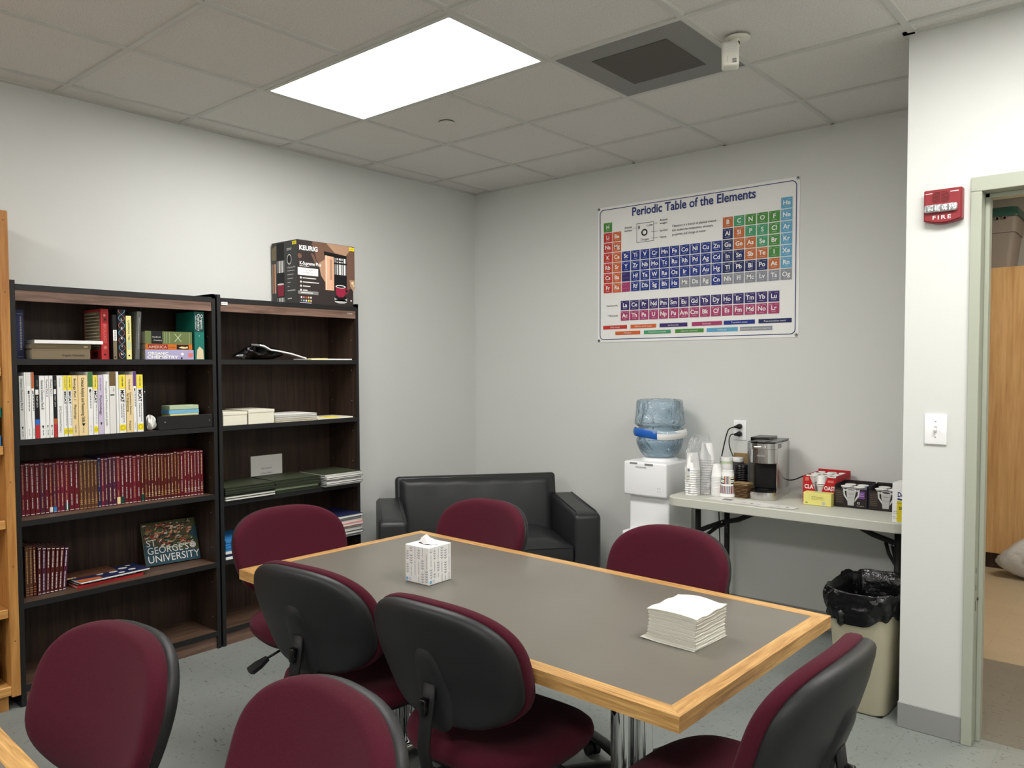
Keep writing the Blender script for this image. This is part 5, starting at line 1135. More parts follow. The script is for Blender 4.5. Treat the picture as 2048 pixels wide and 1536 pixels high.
# ------------------------------------------------------------------ water cooler with bottle
def cooler():
    x0, x1, yf, yb, zt = 1.535, 1.822, -.372, -.045, .893; cx = (x0+x1)/2
    t = thing('water_cooler', 'white bottled water cooler standing between the sofa and the folding table', 'water cooler', (cx, (yf+yb)/2, 0)); m = M()
    m.box(x0+.018, x1-.004, yf+.040, yb, .02, zt-.012, 'white_plastic', .012, 3); m.build('body', t)
    m = M(); m.box(x0, x1, yf, yf+.30, .690, zt, 'white_plastic', .014, 4)
    P = (Vector((x0, yf, .69)), X_, Z_)
    m.text(P, .085, .166, 'FRIGIDAIRE', .013, 'ink_grey', .0006, bold=.02, width=.070)
    for a, b in ((.232, .055), (.246, .055), (.232, .038), (.246, .038)): m.disc(P, a, b, .0024, 'ink' if (a, b) == (.232, .055) else 'ink_grey', .0006, 10)
    m.box(x0+.045, x0+.095, yf-.0008, yf+.004, zt-.016, zt-.006, 'grey_mid'); m.box(x0+.145, x0+.200, yf-.0008, yf+.004, zt-.020, zt-.008, 'grey_mid'); m.build('dispenser_head', t)
    m = M(); m.box(x0+.030, x1-.012, yf+.055, yf+.075, .20, .69, 'white_plastic', .004)
    P = (Vector((x0+.03, yf+.055, .3)), X_, Z_)
    for k in range(3): m.rect(P, .04, .235-k*.009, .05-.006*k, .0025, 'pink', .0006)
    m.rect(P, .195, .205, .030, .040, 'blue', .0006); m.rect(P, .199, .220, .022, .004, 'bluel', .0009); m.build('front_panel', t)
    m = M(); m.box(x0-.004, x1+.003, yf-.01, yf+.07, .405, .475, 'white_plastic', .012, 3); m.build('drip_tray', t)
    m = M(); m.box(x0+.008, x1, yf+.02, yb, 0, .20, 'white_plastic', .01, 3); m.build('foot_cabinet', t)
    m = M(); m.lathe([(.105, 0), (.108, .008), (.098, .018), (.080, .022), (0.0, .022)], 'white_plastic', (cx+.01, -.205, zt-.003), 40); m.build('bottle_collar', t)
    cx += .006; cy = -.205; z = zt+.010
    t = thing('water_bottle', 'crushed clear blue water bottle upside down on the cooler', 'water bottle', (cx, cy, z))
    def wob(a, zz):
        up = max(0, min(1, (zz-.18)/.05)); top = max(0, min(1, (zz-.22)/.03))*max(0, min(1, (.352-zz)/.03))
        g = .030*math.sin(3*a+zz*6)*up; b = (.07*math.sin(2*a+1.2)+.04*math.sin(5*a))*math.exp(-((zz-.160)/.028)**2)
        rb = -.05*abs(math.sin(3.5*a))**5*max(0, 1-zz/.06)
        fl = -.035*(abs(math.sin(4.5*a+zz*2))**14)*top + .012*math.sin(11*a+zz*40)*up
        return g+b+rb+fl
    prof = [(0.03, .0), (.070, .003), (.094, .016), (.112, .036), (.126, .060), (.135, .085), (.138, .105), (.136, .118), (.126, .128), (.140, .136), (.149, .150), (.150, .160), (.142, .174), (.126, .184), (.120, .190), (.136, .198), (.148, .208), (.148, .225), (.144, .25), (.142, .28), (.140, .31), (.138, .335), (.132, .350), (.118, .354), (.09, .345), (.03, .335)]
    m = M(); m.lathe([(r, q) for r, q in prof], 'water_pet', (cx, cy, z), 96, wob); b = m.build('bottle', t)
    m = M()
    for side, mt in ((0, 'label_blue'), (1, 'white')):
        def g(u, v, side=side):
            a = (-PI*.97+u*PI*.60) if side == 0 else (-PI*.37+u*PI*.45); zz = .128+.050*v+.008*math.sin(a*2); r = .1508*(1+wob(a, .155))*(1-.05*(2*v-1)**2)
            return (cx+r*math.cos(a), cy+r*math.sin(a), z+zz)
        m.grid(g, 26, 6, mt)
    P = P3((cx-.09, cy-.135, z+.145), Vector((.95, -.3, 0)), Z_); m.build('paper_band', t)
    # handle-less water inside the lower dome
    m = M(); m.lathe([(0.0, .006), (.066, .008), (.088, .019), (.112, .042), (.127, .070), (.134, .096), (0.0, .096)], 'water_pet', (cx, cy, z), 40); m.build('remaining_water', t)
cooler()

# ------------------------------------------------------------------ folding table and what stands on it
FT = 0.745
def folding_table():
    x0, x1, yf, yb, th = 1.922, 3.135, -.575, -.022, .048
    t = thing('folding_table', 'pale plastic folding table with black legs along the back wall', 'table', ((x0+x1)/2, (yf+yb)/2, 0))
    def rr(r, ins=0):
        out = []
        for cx, cy, a0 in ((x1-r, yb-r*.3, 0), (x0+r, yb-r*.3, 90), (x0+r, yf+r, 180), (x1-r, yf+r, 270)):
            rr_ = r
            out += [(cx+(r-ins)*math.cos(math.radians(a0+q*15)), cy+((r if a0 > 100 else r*.3)-ins*(1 if a0 > 100 else .3))*math.sin(math.radians(a0+q*15))) for q in range(7)]
        return out
    m = M(); L = [(0, FT-th), (-.003, FT-th+.004), (0.0, FT-.010), (.004, FT-.003), (.010, FT)]; rings = [[Vector((x, y, zz)) for x, y in rr(.075, ins)] for ins, zz in ((.004, FT-th), (0, FT-th+.004), (0, FT-.004), (.0, FT-.004), (.004, FT))]
    n = len(rings[0]); vs = [v for r in rings for v in r]; m.add(vs, [(i*n+k, i*n+(k+1) % n, (i+1)*n+(k+1) % n, (i+1)*n+k) for i in range(4) for k in range(n)], 'table_plastic', False); m.add(rings[-1], [tuple(range(n))], 'table_plastic'); m.add(rings[0], [tuple(range(n-1, -1, -1))], 'table_plastic'); m.build('tabletop', t)
    zu = FT-th-.001
    for xl, sg in ((2.05, 1), (3.06, -1)):
        for y in (-.43, -.06):
            m = M(); m.tube([(xl, y, 0.012), (xl, y, zu)], .0155, 'black_matte', 14); m.cyl((xl, y, 0), (xl, y, .03), .019, 'black_matte'); m.build('leg', t)
        m = M(); m.tube([(xl, -.43, .10), (xl, -.06, .10)], .012, 'black_matte', 10); m.tube([(xl, -.44, zu-.012), (xl, -.05, zu-.012)], .012, 'black_matte', 10); m.build('crossbar', t)
        ym = -.245
        m = M(); m.tube([(xl, -.43, .47), (xl+sg*.02, -.38, .515), (xl+sg*.05, -.30, .555), (xl+sg*.07, ym, .565), (xl+sg*.05, -.19, .555), (xl+sg*.02, -.11, .515), (xl, -.06, .47)], (.012, .007), 'black_matte', 10, flat=(0, 0, 1)); m.build('brace_yoke', t)
        m = M(); m.tube([(xl-sg*.10, ym+.0, .50), (xl-sg*.03, ym, .535), (xl+sg*.06, ym, .575), (xl+sg*.15, ym, .600), (xl+sg*.33, ym, zu-.004)] if sg > 0 else [(xl, ym, .56), (xl-.07, ym, .590), (xl-.16, ym, .615), (xl-.33, ym, zu-.004)], (.014, .007), 'black_matte', 10, flat=(0, 0, 1))
        m.cyl((xl+sg*.06, ym-.014, .575), (xl+sg*.06, ym-.006, .575), .006, 'steel', n=10); m.build('folding_brace', t)
        if sg < 0:
            m = M(); m.tube([(xl-.10, ym, .585), (xl-.085, ym, .53), (xl-.05, ym, .47), (xl-.01, ym+.05, .40), (xl, -.10, .36)], (.009, .005), 'black_matte', 8, flat=(1, 0, 0)); m.build('brace_link', t)
folding_table()

def cup_mesh(m, c, r0, r1, h, mt, tilt=None, n=28, bands=None):
    T = Matrix.Translation(c) @ (tilt or I4()); o = M(T)
    o.lathe([(0.0, 0.002), (r0-.001, 0.002), (r0, 0), (r1, h-.003), (r1+.0018, h-.002), (r1+.0018, h), (r1-.001, h), (r0-.001, .006), (0, .006)], mt, (0, 0, 0), n)
    m.v += []; base = len(m.v); m.v += o.v; m.f += [(tuple(i+base for i in f[0]), f[1], f[2]) for f in o.f]
def stack(name, label, cat, c, r0, r1, h, n, step, mt, group=None, extra=None, rim='white'):
    """a sleeve of nested cups standing mouth down"""
    t = thing(name, label, cat, c, 0, group); m = M()
    for k in range(n):
        z = c[2]+k*step
        m.lathe([(r1+.0016, 0), (r1+.0016, .003), (r1, .004), (r0, h), (r0-.004, h+.0005), (0, h-.002)] if k == n-1 else [(r1+.0016, 0), (r1+.0016, .003), (r1, .004), (r1-(r1-r0)*min(1, step/h)*1.1, min(h, step*1.2))], mt, (c[0], c[1], z), 28)
        if k < n-1: m.lathe([(r1+.0016, 0), (r1-.003, 0)], mt, (c[0], c[1], z), 28)
    if extra: extra(m)
    m.build('nested_cups', t)
    return t
def on_table():
    # foam cups in a clear bag
    t = stack('cup_stack', 'left sleeve of white foam cups in the clear bag', 'cups', (2.012, -.425, FT+.001), .029, .041, .092, 12, .0125, 'white', 'white foam cups in the clear bag')
    t = stack('cup_stack', 'right, taller sleeve of white foam cups in the clear bag', 'cups', (2.062, -.345, FT+.001), .029, .041, .092, 15, .0135, 'white', 'white foam cups in the clear bag')
    stack('cup_stack', 'slim sleeve of small white cups right of the clear bag', 'cups', (2.128, -.365, FT+.001), .019, .029, .07, 13, .0085, 'white', None)
    t = thing('clear_bag', 'clear plastic bag around the two sleeves of foam cups, with a printed label', 'plastic bag', (2.035, -.385, FT)); m = M()
    ax = Vector((.53, .848, 0)).normalized(); ay = Vector((-ax.y, ax.x, 0))
    def f(u, v):
        a = 2*PI*u; zz = .003+.315*v; k = 1-.12*v-.28*max(0, (v-.70)/.30)**1.3; k2 = k*(1-.60*max(0, (v-.66)/.34))
        wr = 1+.05*math.sin(7*a+9*v)+.035*math.sin(13*a-15*v)+.22*max(0, v-.62)*math.sin(9*a+26*v)+.16*max(0, v-.7)*math.sin(5*a-40*v)
        p = Vector((2.037, -.385, FT))+ax*(.088*k*wr*math.copysign(abs(math.cos(a))**.8, math.cos(a)))+ay*(.049*k2*wr*math.sin(a)); return (p.x, p.y, FT+zz+.030*math.sin(3*a+1)*max(0, v-.7)*2)
    m.grid(f, 56, 26, 'clear_film', True, True); m.build('film', t)
    P = P3((2.00, -.475, FT+.105), ax, Z_); P = (Vector((2.003, -.486, FT+.09)), ax, Z_); m = M()
    m.rect(P, -.002, .0, .082, .062, 'offwhite', .0002); m.disc(P, .022, .050, .010, 'navy', .0006, 20, .006); m.disc(P, .042, .038, .022, 'white', .0006, 20, .009); m.ring(P, .056, .018, .011, .003, 'blue', .0008); m.rect(P, .006, .012, .026, .007, 'grey_light', .0008); m.text(P, .016, .047, 'Great', .007, 'white', .0009); m.build('label_patch', t)
    # printed paper cups
    def ex(c, r1, r0, h, total):
        def g(m):
            rn = random.Random(5); N = 26
            for k in range(N):
                a0, a1 = 2*PI*k/N, 2*PI*(k+.62)/N
                for za, zb, cols in ((.018, .060, ['roof', 'ink_grey', 'dred', 'khaki', 'lilac']), (.070, .112, ['khaki', 'ink', 'roof', 'gold2', 'ink_grey'])):
                    f_ = lambda a, zz: Vector((c[0]+(r1-(r1-r0)*zz/total+.0012)*math.cos(a), c[1]+(r1-(r1-r0)*zz/total+.0012)*math.sin(a), c[2]+zz)); mt = rn.choice(cols)
                    if k % 7 in (2, 3, 4) and za > .05:
                        for q in range(4): m.add([f_(a0, za+q*.011), f_(2*PI*(k+1)/N, za+q*.011), f_(2*PI*(k+1)/N, za+q*.011+.006), f_(a0, za+q*.011+.006)], [(0, 1, 2, 3)], 'palegreen' if q % 2 else 'ink')
                    else: m.add([f_(a0, za), f_(a1, za), f_(a1, zb), f_(a0, zb)], [(0, 1, 2, 3)], mt)
        return g
    c = (2.187, -.355, FT+.001); t = thing('paper_cup_stack', 'striped paper cups nested upside down in front of the black lids', 'cups', c); m = M(); m.lathe([(.045, 0), (.045, .012), (.042, .014), (.031, .132), (.029, .136), (.031, .140), (.029, .142), (0, .140)], 'white', c, 32); ex(c, .0435, .031, .13, .135)(m); m.build('nested_cups', t)
    c = (2.128, -.245, FT+.001); t = thing('paper_cup_stack', 'tall stack of white, orange and blue paper cups behind the striped ones', 'cups', c); m = M(); m.lathe([(.044, 0), (.043, .05)], 'navy', c, 32); m.lathe([(.0435, .05), (.042, .085)], 'orangebr', c, 32); m.lathe([(.0425, .085), (.036, .165)], 'white', c, 32); m.lathe([(.0365, .165), (.034, .178)], 'palegreen', c, 32); m.lathe([(.036, .178), (.0345, .196), (.0335, .2), (0, .198)], 'white', c, 32)
    P = (Vector((c[0]-.02, c[1]-.041, c[2]+.115)), X_, Z_); m.text(P, .012, .002, 'Co', .022, 'ink', .002, bold=.02); m.build('nested_cups', t)
    c = (2.150, -.150, FT+.001); t = thing('paper_cup_stack', 'stack of grey-green paper cups right of the tall orange and blue stack', 'cups', c); m = M(); m.lathe([(.042, 0), (.040, .12)], 'offwhite', c, 32); m.lathe([(.040, .12), (.035, .168)], 'greycloth', c, 32); m.lathe([(.035, .168), (.0345, .186), (.0335, .19), (0, .188)], 'white', c, 32); m.build('nested_cups', t)
    # open kraft carton behind
    t = thing('kraft_carton', 'small open brown cardboard carton behind the paper cups', 'box', (2.228, -.10, FT)); m = M(); z = FT
    for a in ((2.195, 2.262, -.165, -.163), (2.195, 2.262, -.05, -.048), (2.195, 2.197, -.163, -.05), (2.26, 2.262, -.163, -.05)): m.box(*a, z+.001, z+.155, 'kraft')
    m.box(2.195, 2.262, -.165, -.048, z+.0005, z+.002, 'kraft'); m.build('carton_walls', t)
    m = M(); m.box(2.085, 2.195, -.052, -.048, z+.12, z+.205, 'kraft'); m.quad(Vector((2.195, -.052, z+.155)), Vector((2.262, -.052, z+.155)), Vector((2.25, -.045, z+.215)), Vector((2.185, -.045, z+.215)), 'kraft'); m.quad(Vector((2.262, -.165, z+.155)), Vector((2.262, -.05, z+.155)), Vector((2.276, -.07, z+.20)), Vector((2.270, -.165, z+.12)), 'kraft'); m.build('open_flaps', t)
    # black cup lids
    c = (2.214, -.232, FT+.001); t = thing('cup_lid_stack', 'fat stack of black plastic cup lids left of the coffee maker', 'cup lids', c); m = M()
    for k in range(16): m.lathe([(.041, 0), (.043, .002), (.043, .006), (.040, .009), (.038, .0095)], 'black_gloss', (c[0], c[1], c[2]+k*.0098), 32)
    m.lathe([(.041, 0), (.039, .008), (.034, .010), (.032, .004), (0, .004)], 'black_gloss', (c[0], c[1], c[2]+.155), 32); m.build('nested_lids', t)
    t = thing('cardboard_sleeves', 'stack of brown cardboard cup sleeves in front of the black lids', 'cup sleeves', (2.262, -.335, FT), math.radians(-8)); T = MTX[t.name]; m = M(T)
    for k in range(11): a = .003*((k*5) % 4); m.box(-.052+a, .045+a*.6, -.036+a*.5, .030, .001+k*.0075, .0058+k*.0075, 'kraft' if k in (9, 10) else 'kraft_dark', .0015, 1, smooth=False)
    m.build('sleeves', t)
    # magazines / flyers lying flat
    for k, (cx, cy, w, h, rz, lb) in enumerate(((2.235, -.470, .20, .105, -6, 'printed flyer with a dark square lying in front of the cup sleeves'), (2.40, -.490, .20, .11, -14, 'pinkish printed flyer lying in front of the coffee maker'), (2.545, -.500, .13, .08, -4, 'pale flyer lying right of the other two, at the table edge'))):
        T = Matrix.Translation((cx, cy, FT+.0006+.0006*k)) @ Matrix.Rotation(math.radians(rz), 4, 'Z'); m = M(T); m.box(-w/2, w/2, -h/2, h/2, 0, .0005, 'offwhite' if k == 0 else 'lilac' if k == 5 else 'offwhite'); P = (T @ Vector((-w/2, -h/2, .0005)), T.to_3x3() @ X_, T.to_3x3() @ Y_); m.T = I4()
        if k == 0: m.rect(P, .075, .04, .055, .04, 'ink_grey'); m.dashes(P, .083, .058, .12, 'offwhite', .003, 2, .0008)
        else:
            for q in range(3): m.poly(P, [(.03+.045*q, .03+.012*(q % 2)), (.05+.045*q, .028), (.055+.045*q, .045), (.035+.045*q, .05)] if .055+.045*q < w else [(.01, .01), (.02, .01), (.02, .02)], 'ink_grey' if q == 1 else 'lilac')
            m.dashes(P, .01, .012, w-.01, 'grey_light', .003, 5)
        tag(m.build('flyer'), lb, 'flyer', None)
on_table()

def coffee_maker():
    z = FT+.001; TT = Matrix.Translation((2.38, -.385, 0)) @ Matrix.Rotation(math.radians(6), 4, 'Z') @ Matrix.Translation((-2.38, .385, 0)); x0, x1, yf, yb = 2.312, 2.448, -.385, -.075; h = .315
    t = thing('coffee_maker', 'stainless and black single-serve coffee maker on the folding table', 'coffee maker', ((x0+x1)/2+.01, (yf+yb)/2, z), math.radians(0))
    cx = (x0+x1)/2; r = (x1-x0)/2
    def dshape(x0, x1, yb_, yf_, n=12):   # flat back, rounded front
        rr = (x1-x0)/2; k = .62
        return [(x1, yb_), (x0, yb_), (x0, yf_+rr*k)]+[((x0+x1)/2-rr*math.cos(PI*q/n), yf_+rr*k-rr*k*math.sin(PI*q/n)) for q in range(1, n)]+[(x1, yf_+rr*k)]
    def d(m, x0, x1, yb_, yf_, z0, z1, mt):
        pl = dshape(x0, x1, yb_, yf_); m.prism(pl, (0, 0, z0), X_, Y_, z1-z0, mt)
        n = len(pl)
    m = M(TT); d(m, x0, x1, yb, yf, z, z+.042, 'steel'); d(m, x0+.008, x1-.008, yb, yf+.008, z+.042, z+.050, 'black_gloss'); m.cyl((cx, yf+.06, z+.05), (cx, yf+.06, z+.052), .03, 'black_matte'); m.build('drip_base', t)
    m = M(TT); m.box(x0+.010, x1-.006, yf+.11, yb, z+.05, z+.21, 'black_matte', .004); m.build('brew_cavity', t)
    m = M(TT); m.box(x1-.006, x1+.0, yf+.075, yb+.002, z+.04, z+h-.018, 'steel', .002); m.box(x0+.004, x1, yb-.004, yb+.002, z+.01, z+h-.018, 'steel', .002); m.build('side_panel', t)
    m = M(TT); d(m, x0+.002, x1-.001, yb, yf+.012, z+.195, z+.268, 'steel')
    P = (Vector((cx-.05, yf+.0115, z+.23)), X_, Z_); m.text(P, .05, .002, 'KEURIG', .012, 'grey_light', .002, align='CENTER', bold=.01); m.build('brew_head', t)
    m = M(TT); d(m, x0, x1, yf+.15, yf+.004, z+.270, z+.300, 'steel'); m.box(cx-.035, cx+.030, yf-.004, yf+.02, z+.276, z+.287, 'steel', .004); m.build('handle_band', t)
    m = M(TT); d(m, x0+.002, x1-.002, yb, yf+.008, z+.300, z+.308, 'black_gloss'); m.lathe([(.045, 0), (.045, .003), (0, .004)], 'steel_dark', (cx-.01, yf+.075, z+.308), 28); m.build('top_lid', t)
    m = M(TT); m.box(x0-.030, x0+.070, yb-.16, yb+.005, z+.300, z+.320, 'black_gloss', .003); m.build('tank_lid', t)
    m = M(TT); m.box(x0-.045, x0-.004, yb-.17, yb, z+.03, z+.299, 'clear_tank', .01, 3); m.build('water_tank', t)
    m = M(TT); m.box(x0-.046, x0-.002, yb-.175, yb+.002, z, z+.029, 'black_matte', .003); m.build('tank_base', t)
coffee_maker()

def pod(m, c, r=.0225, h=.043, T=None, mt='white', lid='grey_light'):
    o = M(T) if T else M(); o.lathe([(0, 0), (r*.78, 0), (r*.82, .003), (r*.93, h*.86), (r*.95, h*.88), (r*1.10, h*.90), (r*1.10, h*.96), (r*.98, h), (0, h)], mt, c, 24)
    b = len(m.v); m.v += o.v; m.f += [(tuple(i+b for i in f[0]), f[1], f[2]) for f in o.f]
def pods():
    z = FT+.001
    # big red carton, front cut open in a V, pods inside
    a = 0.0; O = Vector((2.562, -.268, z)); w, d, h = .167, .235, .145
    t = thing('red_pod_carton', 'open red coffee pod carton reading CLASSIC ROAST behind the yellow tea box', 'box', O, a); T = MTX[t.name]; R, B = T.to_3x3() @ X_, T.to_3x3() @ Y_
    m = M(T); k = .0015
    V = [(0, 0), (w, 0), (w, h-.012), (w*.70, h-.012), (w*.53, h*.36), (w*.40, h*.36), (w*.20, h-.012), (0, h-.012)]
    # front wall made of two pieces around the V
    for pl in ([(0, 0), (w*.40, 0), (w*.40, h*.36), (w*.20, h-.008), (0, h-.012)], [(w*.40, 0), (w*.55, 0), (w*.55, h*.36), (w*.40, h*.36)], [(w*.55, 0), (w, 0), (w, h-.012), (w*.74, h-.008), (w*.55, h*.36)]): m.prism(pl, (0, k, 0), X_, Z_, k, 'box_red')
    m.box(0, k, k, d, 0, h-.008, 'box_red'); m.box(w-k, w, k, d, 0, h, 'box_red'); m.box(0, w, d-k, d, 0, h+.004, 'box_red'); m.box(k, w-k, k, d-k, 0, .002, 'kraft')
    P = (T @ Vector((0, 0, 0)), R, Z_); m.T = I4()
    m.text(P, .008, .072, 'CLA', .030, 'white', .0006, bold=.03, width=.045); m.text(P, .108, .070, 'OAST', .030, 'white', .0006, bold=.03, width=.055)
    for q in range(3): m.poly(P, [(.012, .112+.007*q), (.03, .114+.007*q), (.03, .117+.007*q), (.012, .115+.007*q)], 'roofl')
    m.rect(P, .125, .110, .03, .012, 'pink', .0006); P2 = (T @ Vector((w, 0, 0)), B, Z_)
    for q in range(6): m.rect(P2, .03+.035*q, .09+.006*(q % 2), .014, .022, 'pink' if q % 2 else 'roofl', .0005)
    m.rect(P2, .01, .03, d-.03, .03, 'dred', .0005); m.build('carton', t)
    rn = random.Random(1); od = []
    G = 'coffee pods in the red carton'; cnt = 0
    for lay, zz in ((0, .003), (1, .049), (2, .095)):
        for i in range(3):
            for j in range(4):
                if lay < 2 and j > 1: continue
                x, y = .030+i*.0535, .032+j*.056
                if lay == 1 and i == 9: continue
                fl = (i+j+lay) % 2
                mm = M(T)
                tt = Matrix.Translation((x, y, zz+(.044 if fl else 0))) @ (Matrix.Rotation(PI, 4, 'X') if fl else I4())
                pod(mm, (0, 0, 0), T=T @ tt)
                if not fl: Pq = (T @ Vector((x, y, zz+.0435)), R, B); mm.T = I4(); mm.disc(Pq, 0, 0, .012, ('roofl', 'palegreen', 'khaki')[(i+j) % 3], .0006, 16)
                o = mm.build('coffee_pod', None, org=tuple(T @ Vector((x, y, zz)))); cnt += 1
                tag(o, 'white coffee pod in the red carton, %s layer, %s row, %s' % (('bottom', 'middle', 'top')[lay], ('front', 'second', 'third', 'rear')[j], ('left', 'centre', 'right')[i]), 'coffee pod', G)
    # yellow tea box
    O = Vector((2.592, -.345, z)); t = thing('tea_box', 'pale yellow tea box in front of the red pod carton', 'box', O, math.radians(1)); T = MTX[t.name]; w, d, h = .136, .055, .064
    m = M(T); m.box(0, w, 0, d, 0, h, 'teabox', .001, 1, smooth=False); P = (T @ Vector((0, 0, 0)), T.to_3x3() @ X_, Z_); m.T = I4()
    m.disc(P, .100, .013, .009, 'grey_light'); m.ring(P, .068, .036, .042, .0012, 'palegreen', ry=.016); 
    for q in range(3): m.dashes(P, .040, .030+.006*q, .098, 'olive', .0018, q, lo=.004, hi=.012)
    m.poly(P, [(.008, .010), (.016, .016), (.024, .008)], 'green'); m.rect((T @ Vector((0, 0, h)), T.to_3x3() @ X_, T.to_3x3() @ Y_), .045, .012, .05, .012, 'palegreen', .0004); m.build('carton', t)
    # two dark pod boxes with printed mug
    for k, (x, y, lb) in enumerate(((2.733, -.305, 'dark pod box with a printed white mug and a purple panel, beside the red carton'), (2.892, -.297, 'dark pod box with a printed white mug, partly behind the sugar box'))):
        O = Vector((x, y, z)); w, d, h = .152, .17, .112; t = thing('pod_box', lb, 'box', O, math.radians(1.5), 'dark pod boxes on the folding table'); T = MTX[t.name]; R, B = T.to_3x3() @ X_, T.to_3x3() @ Y_
        m = M(T); kk = .0015; m.box(0, w, 0, kk, 0, h-.016, 'kdark'); m.box(0, kk, kk, d, 0, h, 'kdark'); m.box(w-kk, w, kk, d, 0, h, 'kblue'); m.box(0, w, d-kk, d, 0, h+.004, 'kdark'); m.box(kk, w-kk, kk, d-kk, 0, .002, 'kraft')
        m.prism([(0, 0), (.010, 0), (.022, .012), (.010, .016), (0, .016)], T @ Vector((0, kk, h-.016)), R, Z_, kk, 'kdark') if False else None
        P = (T @ Vector((0, 0, 0)), R, Z_); m.T = I4()
        m.rect(P, .004, .018, .040, .068, 'keurigdark', .0004)
        for q in range(7): m.dashes(P, .007, .024+q*.009, .040, 'khaki', .0018, q+k, .0007, lo=.004, hi=.012)
        m.poly(P, [(.056, .090), (.104, .090), (.096, .052), (.092, .012), (.064, .012), (.060, .052)], 'grey_light', .0012); m.disc(P, .080, .090, .024, 'white', .0015, 24, .006); m.disc(P, .080, .090, .019, 'ink' if k else 'grey_mid', .0018, 24, .004); m.rect(P, .062, .050, .036, .0015, 'grey_mid', .0016); m.rect(P, .068, .068, .024, .003, 'grey_mid', .0016)
        for sg in (-1, 1): m.poly(P, [(.080+sg*.024, .090), (.080+sg*.040, .094), (.080+sg*.036, .060), (.080+sg*.016, .030), (.080+sg*.018, .045), (.080+sg*.030, .066), (.080+sg*.031, .084), (.080+sg*.024, .082)][::sg], 'lightgrey', .001)
        if k == 0: m.rect(P, .112, .050, .030, .036, 'kpurple', .0008); m.dashes(P, .116, .072, .138, 'lilac', .003, 1, .001); m.dashes(P, .116, .062, .138, 'lilac', .003, 2, .001)
        m.text(P, .106, .022, '12', .014, 'white', .0008, bold=.02); m.dashes(P, .106, .012, .138, 'grey_light', .002, 4, .0008); m.build('carton', t)
        for i in range(2):
            for j in range(2):
                o = M(T); pod(o, (0, 0, 0), T=T @ Matrix.Translation((.046+i*.060, .045+j*.070, .060)), r=.025)
                ob = o.build('coffee_pod', None, org=tuple(T @ Vector((.046+i*.060, .045+j*.070, .062)))); tag(ob, 'white coffee pod in the %s dark box, %s %s' % (('left', 'right')[k], ('front', 'rear')[j], ('left', 'right')[i]), 'coffee pod', 'coffee pods in the dark boxes')
                s_ = M(T); pod(s_, (0, 0, 0), T=T @ Matrix.Translation((.046+i*.060, .045+j*.070, .003)), r=.025, h=.056); ob = s_.build('coffee_pod', None, org=tuple(T @ Vector((.046+i*.060, .045+j*.070, .003)))); tag(ob, 'white coffee pod in the %s dark box, hidden below the %s %s one' % (('left', 'right')[k], ('front', 'rear')[j], ('left', 'right')[i]), 'coffee pod', 'coffee pods in the dark boxes')
    # sugar box
    O = Vector((3.063, -.553, z)); t = thing('sugar_box', 'white, blue and yellow sugar box at the right end of the folding table', 'box', O, math.radians(-3)); T = MTX[t.name]; w, d, h = .066, .112, .180
    m = M(T); m.box(0, w, 0, d, 0, h, 'white', .001, 1, smooth=False); P = (T @ Vector((0, 0, 0)), T.to_3x3() @ X_, Z_); m.T = I4()
    m.rect(P, .020, .004, w-.021, .100, 'sugar_yellow'); m.poly(P, [(.020, .100), (w-.001, .100), (w-.001, .150), (.034, .150), (.020, .140)], 'white', .0006); m.poly(P, [(.022, .104), (w-.001, .098), (w-.001, .106), (.022, .112)], 'navy', .0008)
    m.text(P, .022, .118, 'Dom', .030, 'navy', .001, bold=.03, width=.042); m.text(P, .022, .088, 'GRANULATED', .006, 'ink', .001); m.text(P, .028, .060, 'SU', .020, 'ink', .001, bold=.02)
    for q, s_ in enumerate(('CANE', 'SUGAR', '', 'NET', '16 OZ')): m.text(P, .003, .048-q*.008, s_, .0065, 'ink_grey', .001) if s_ else None
    m.build('carton', t)
pods()

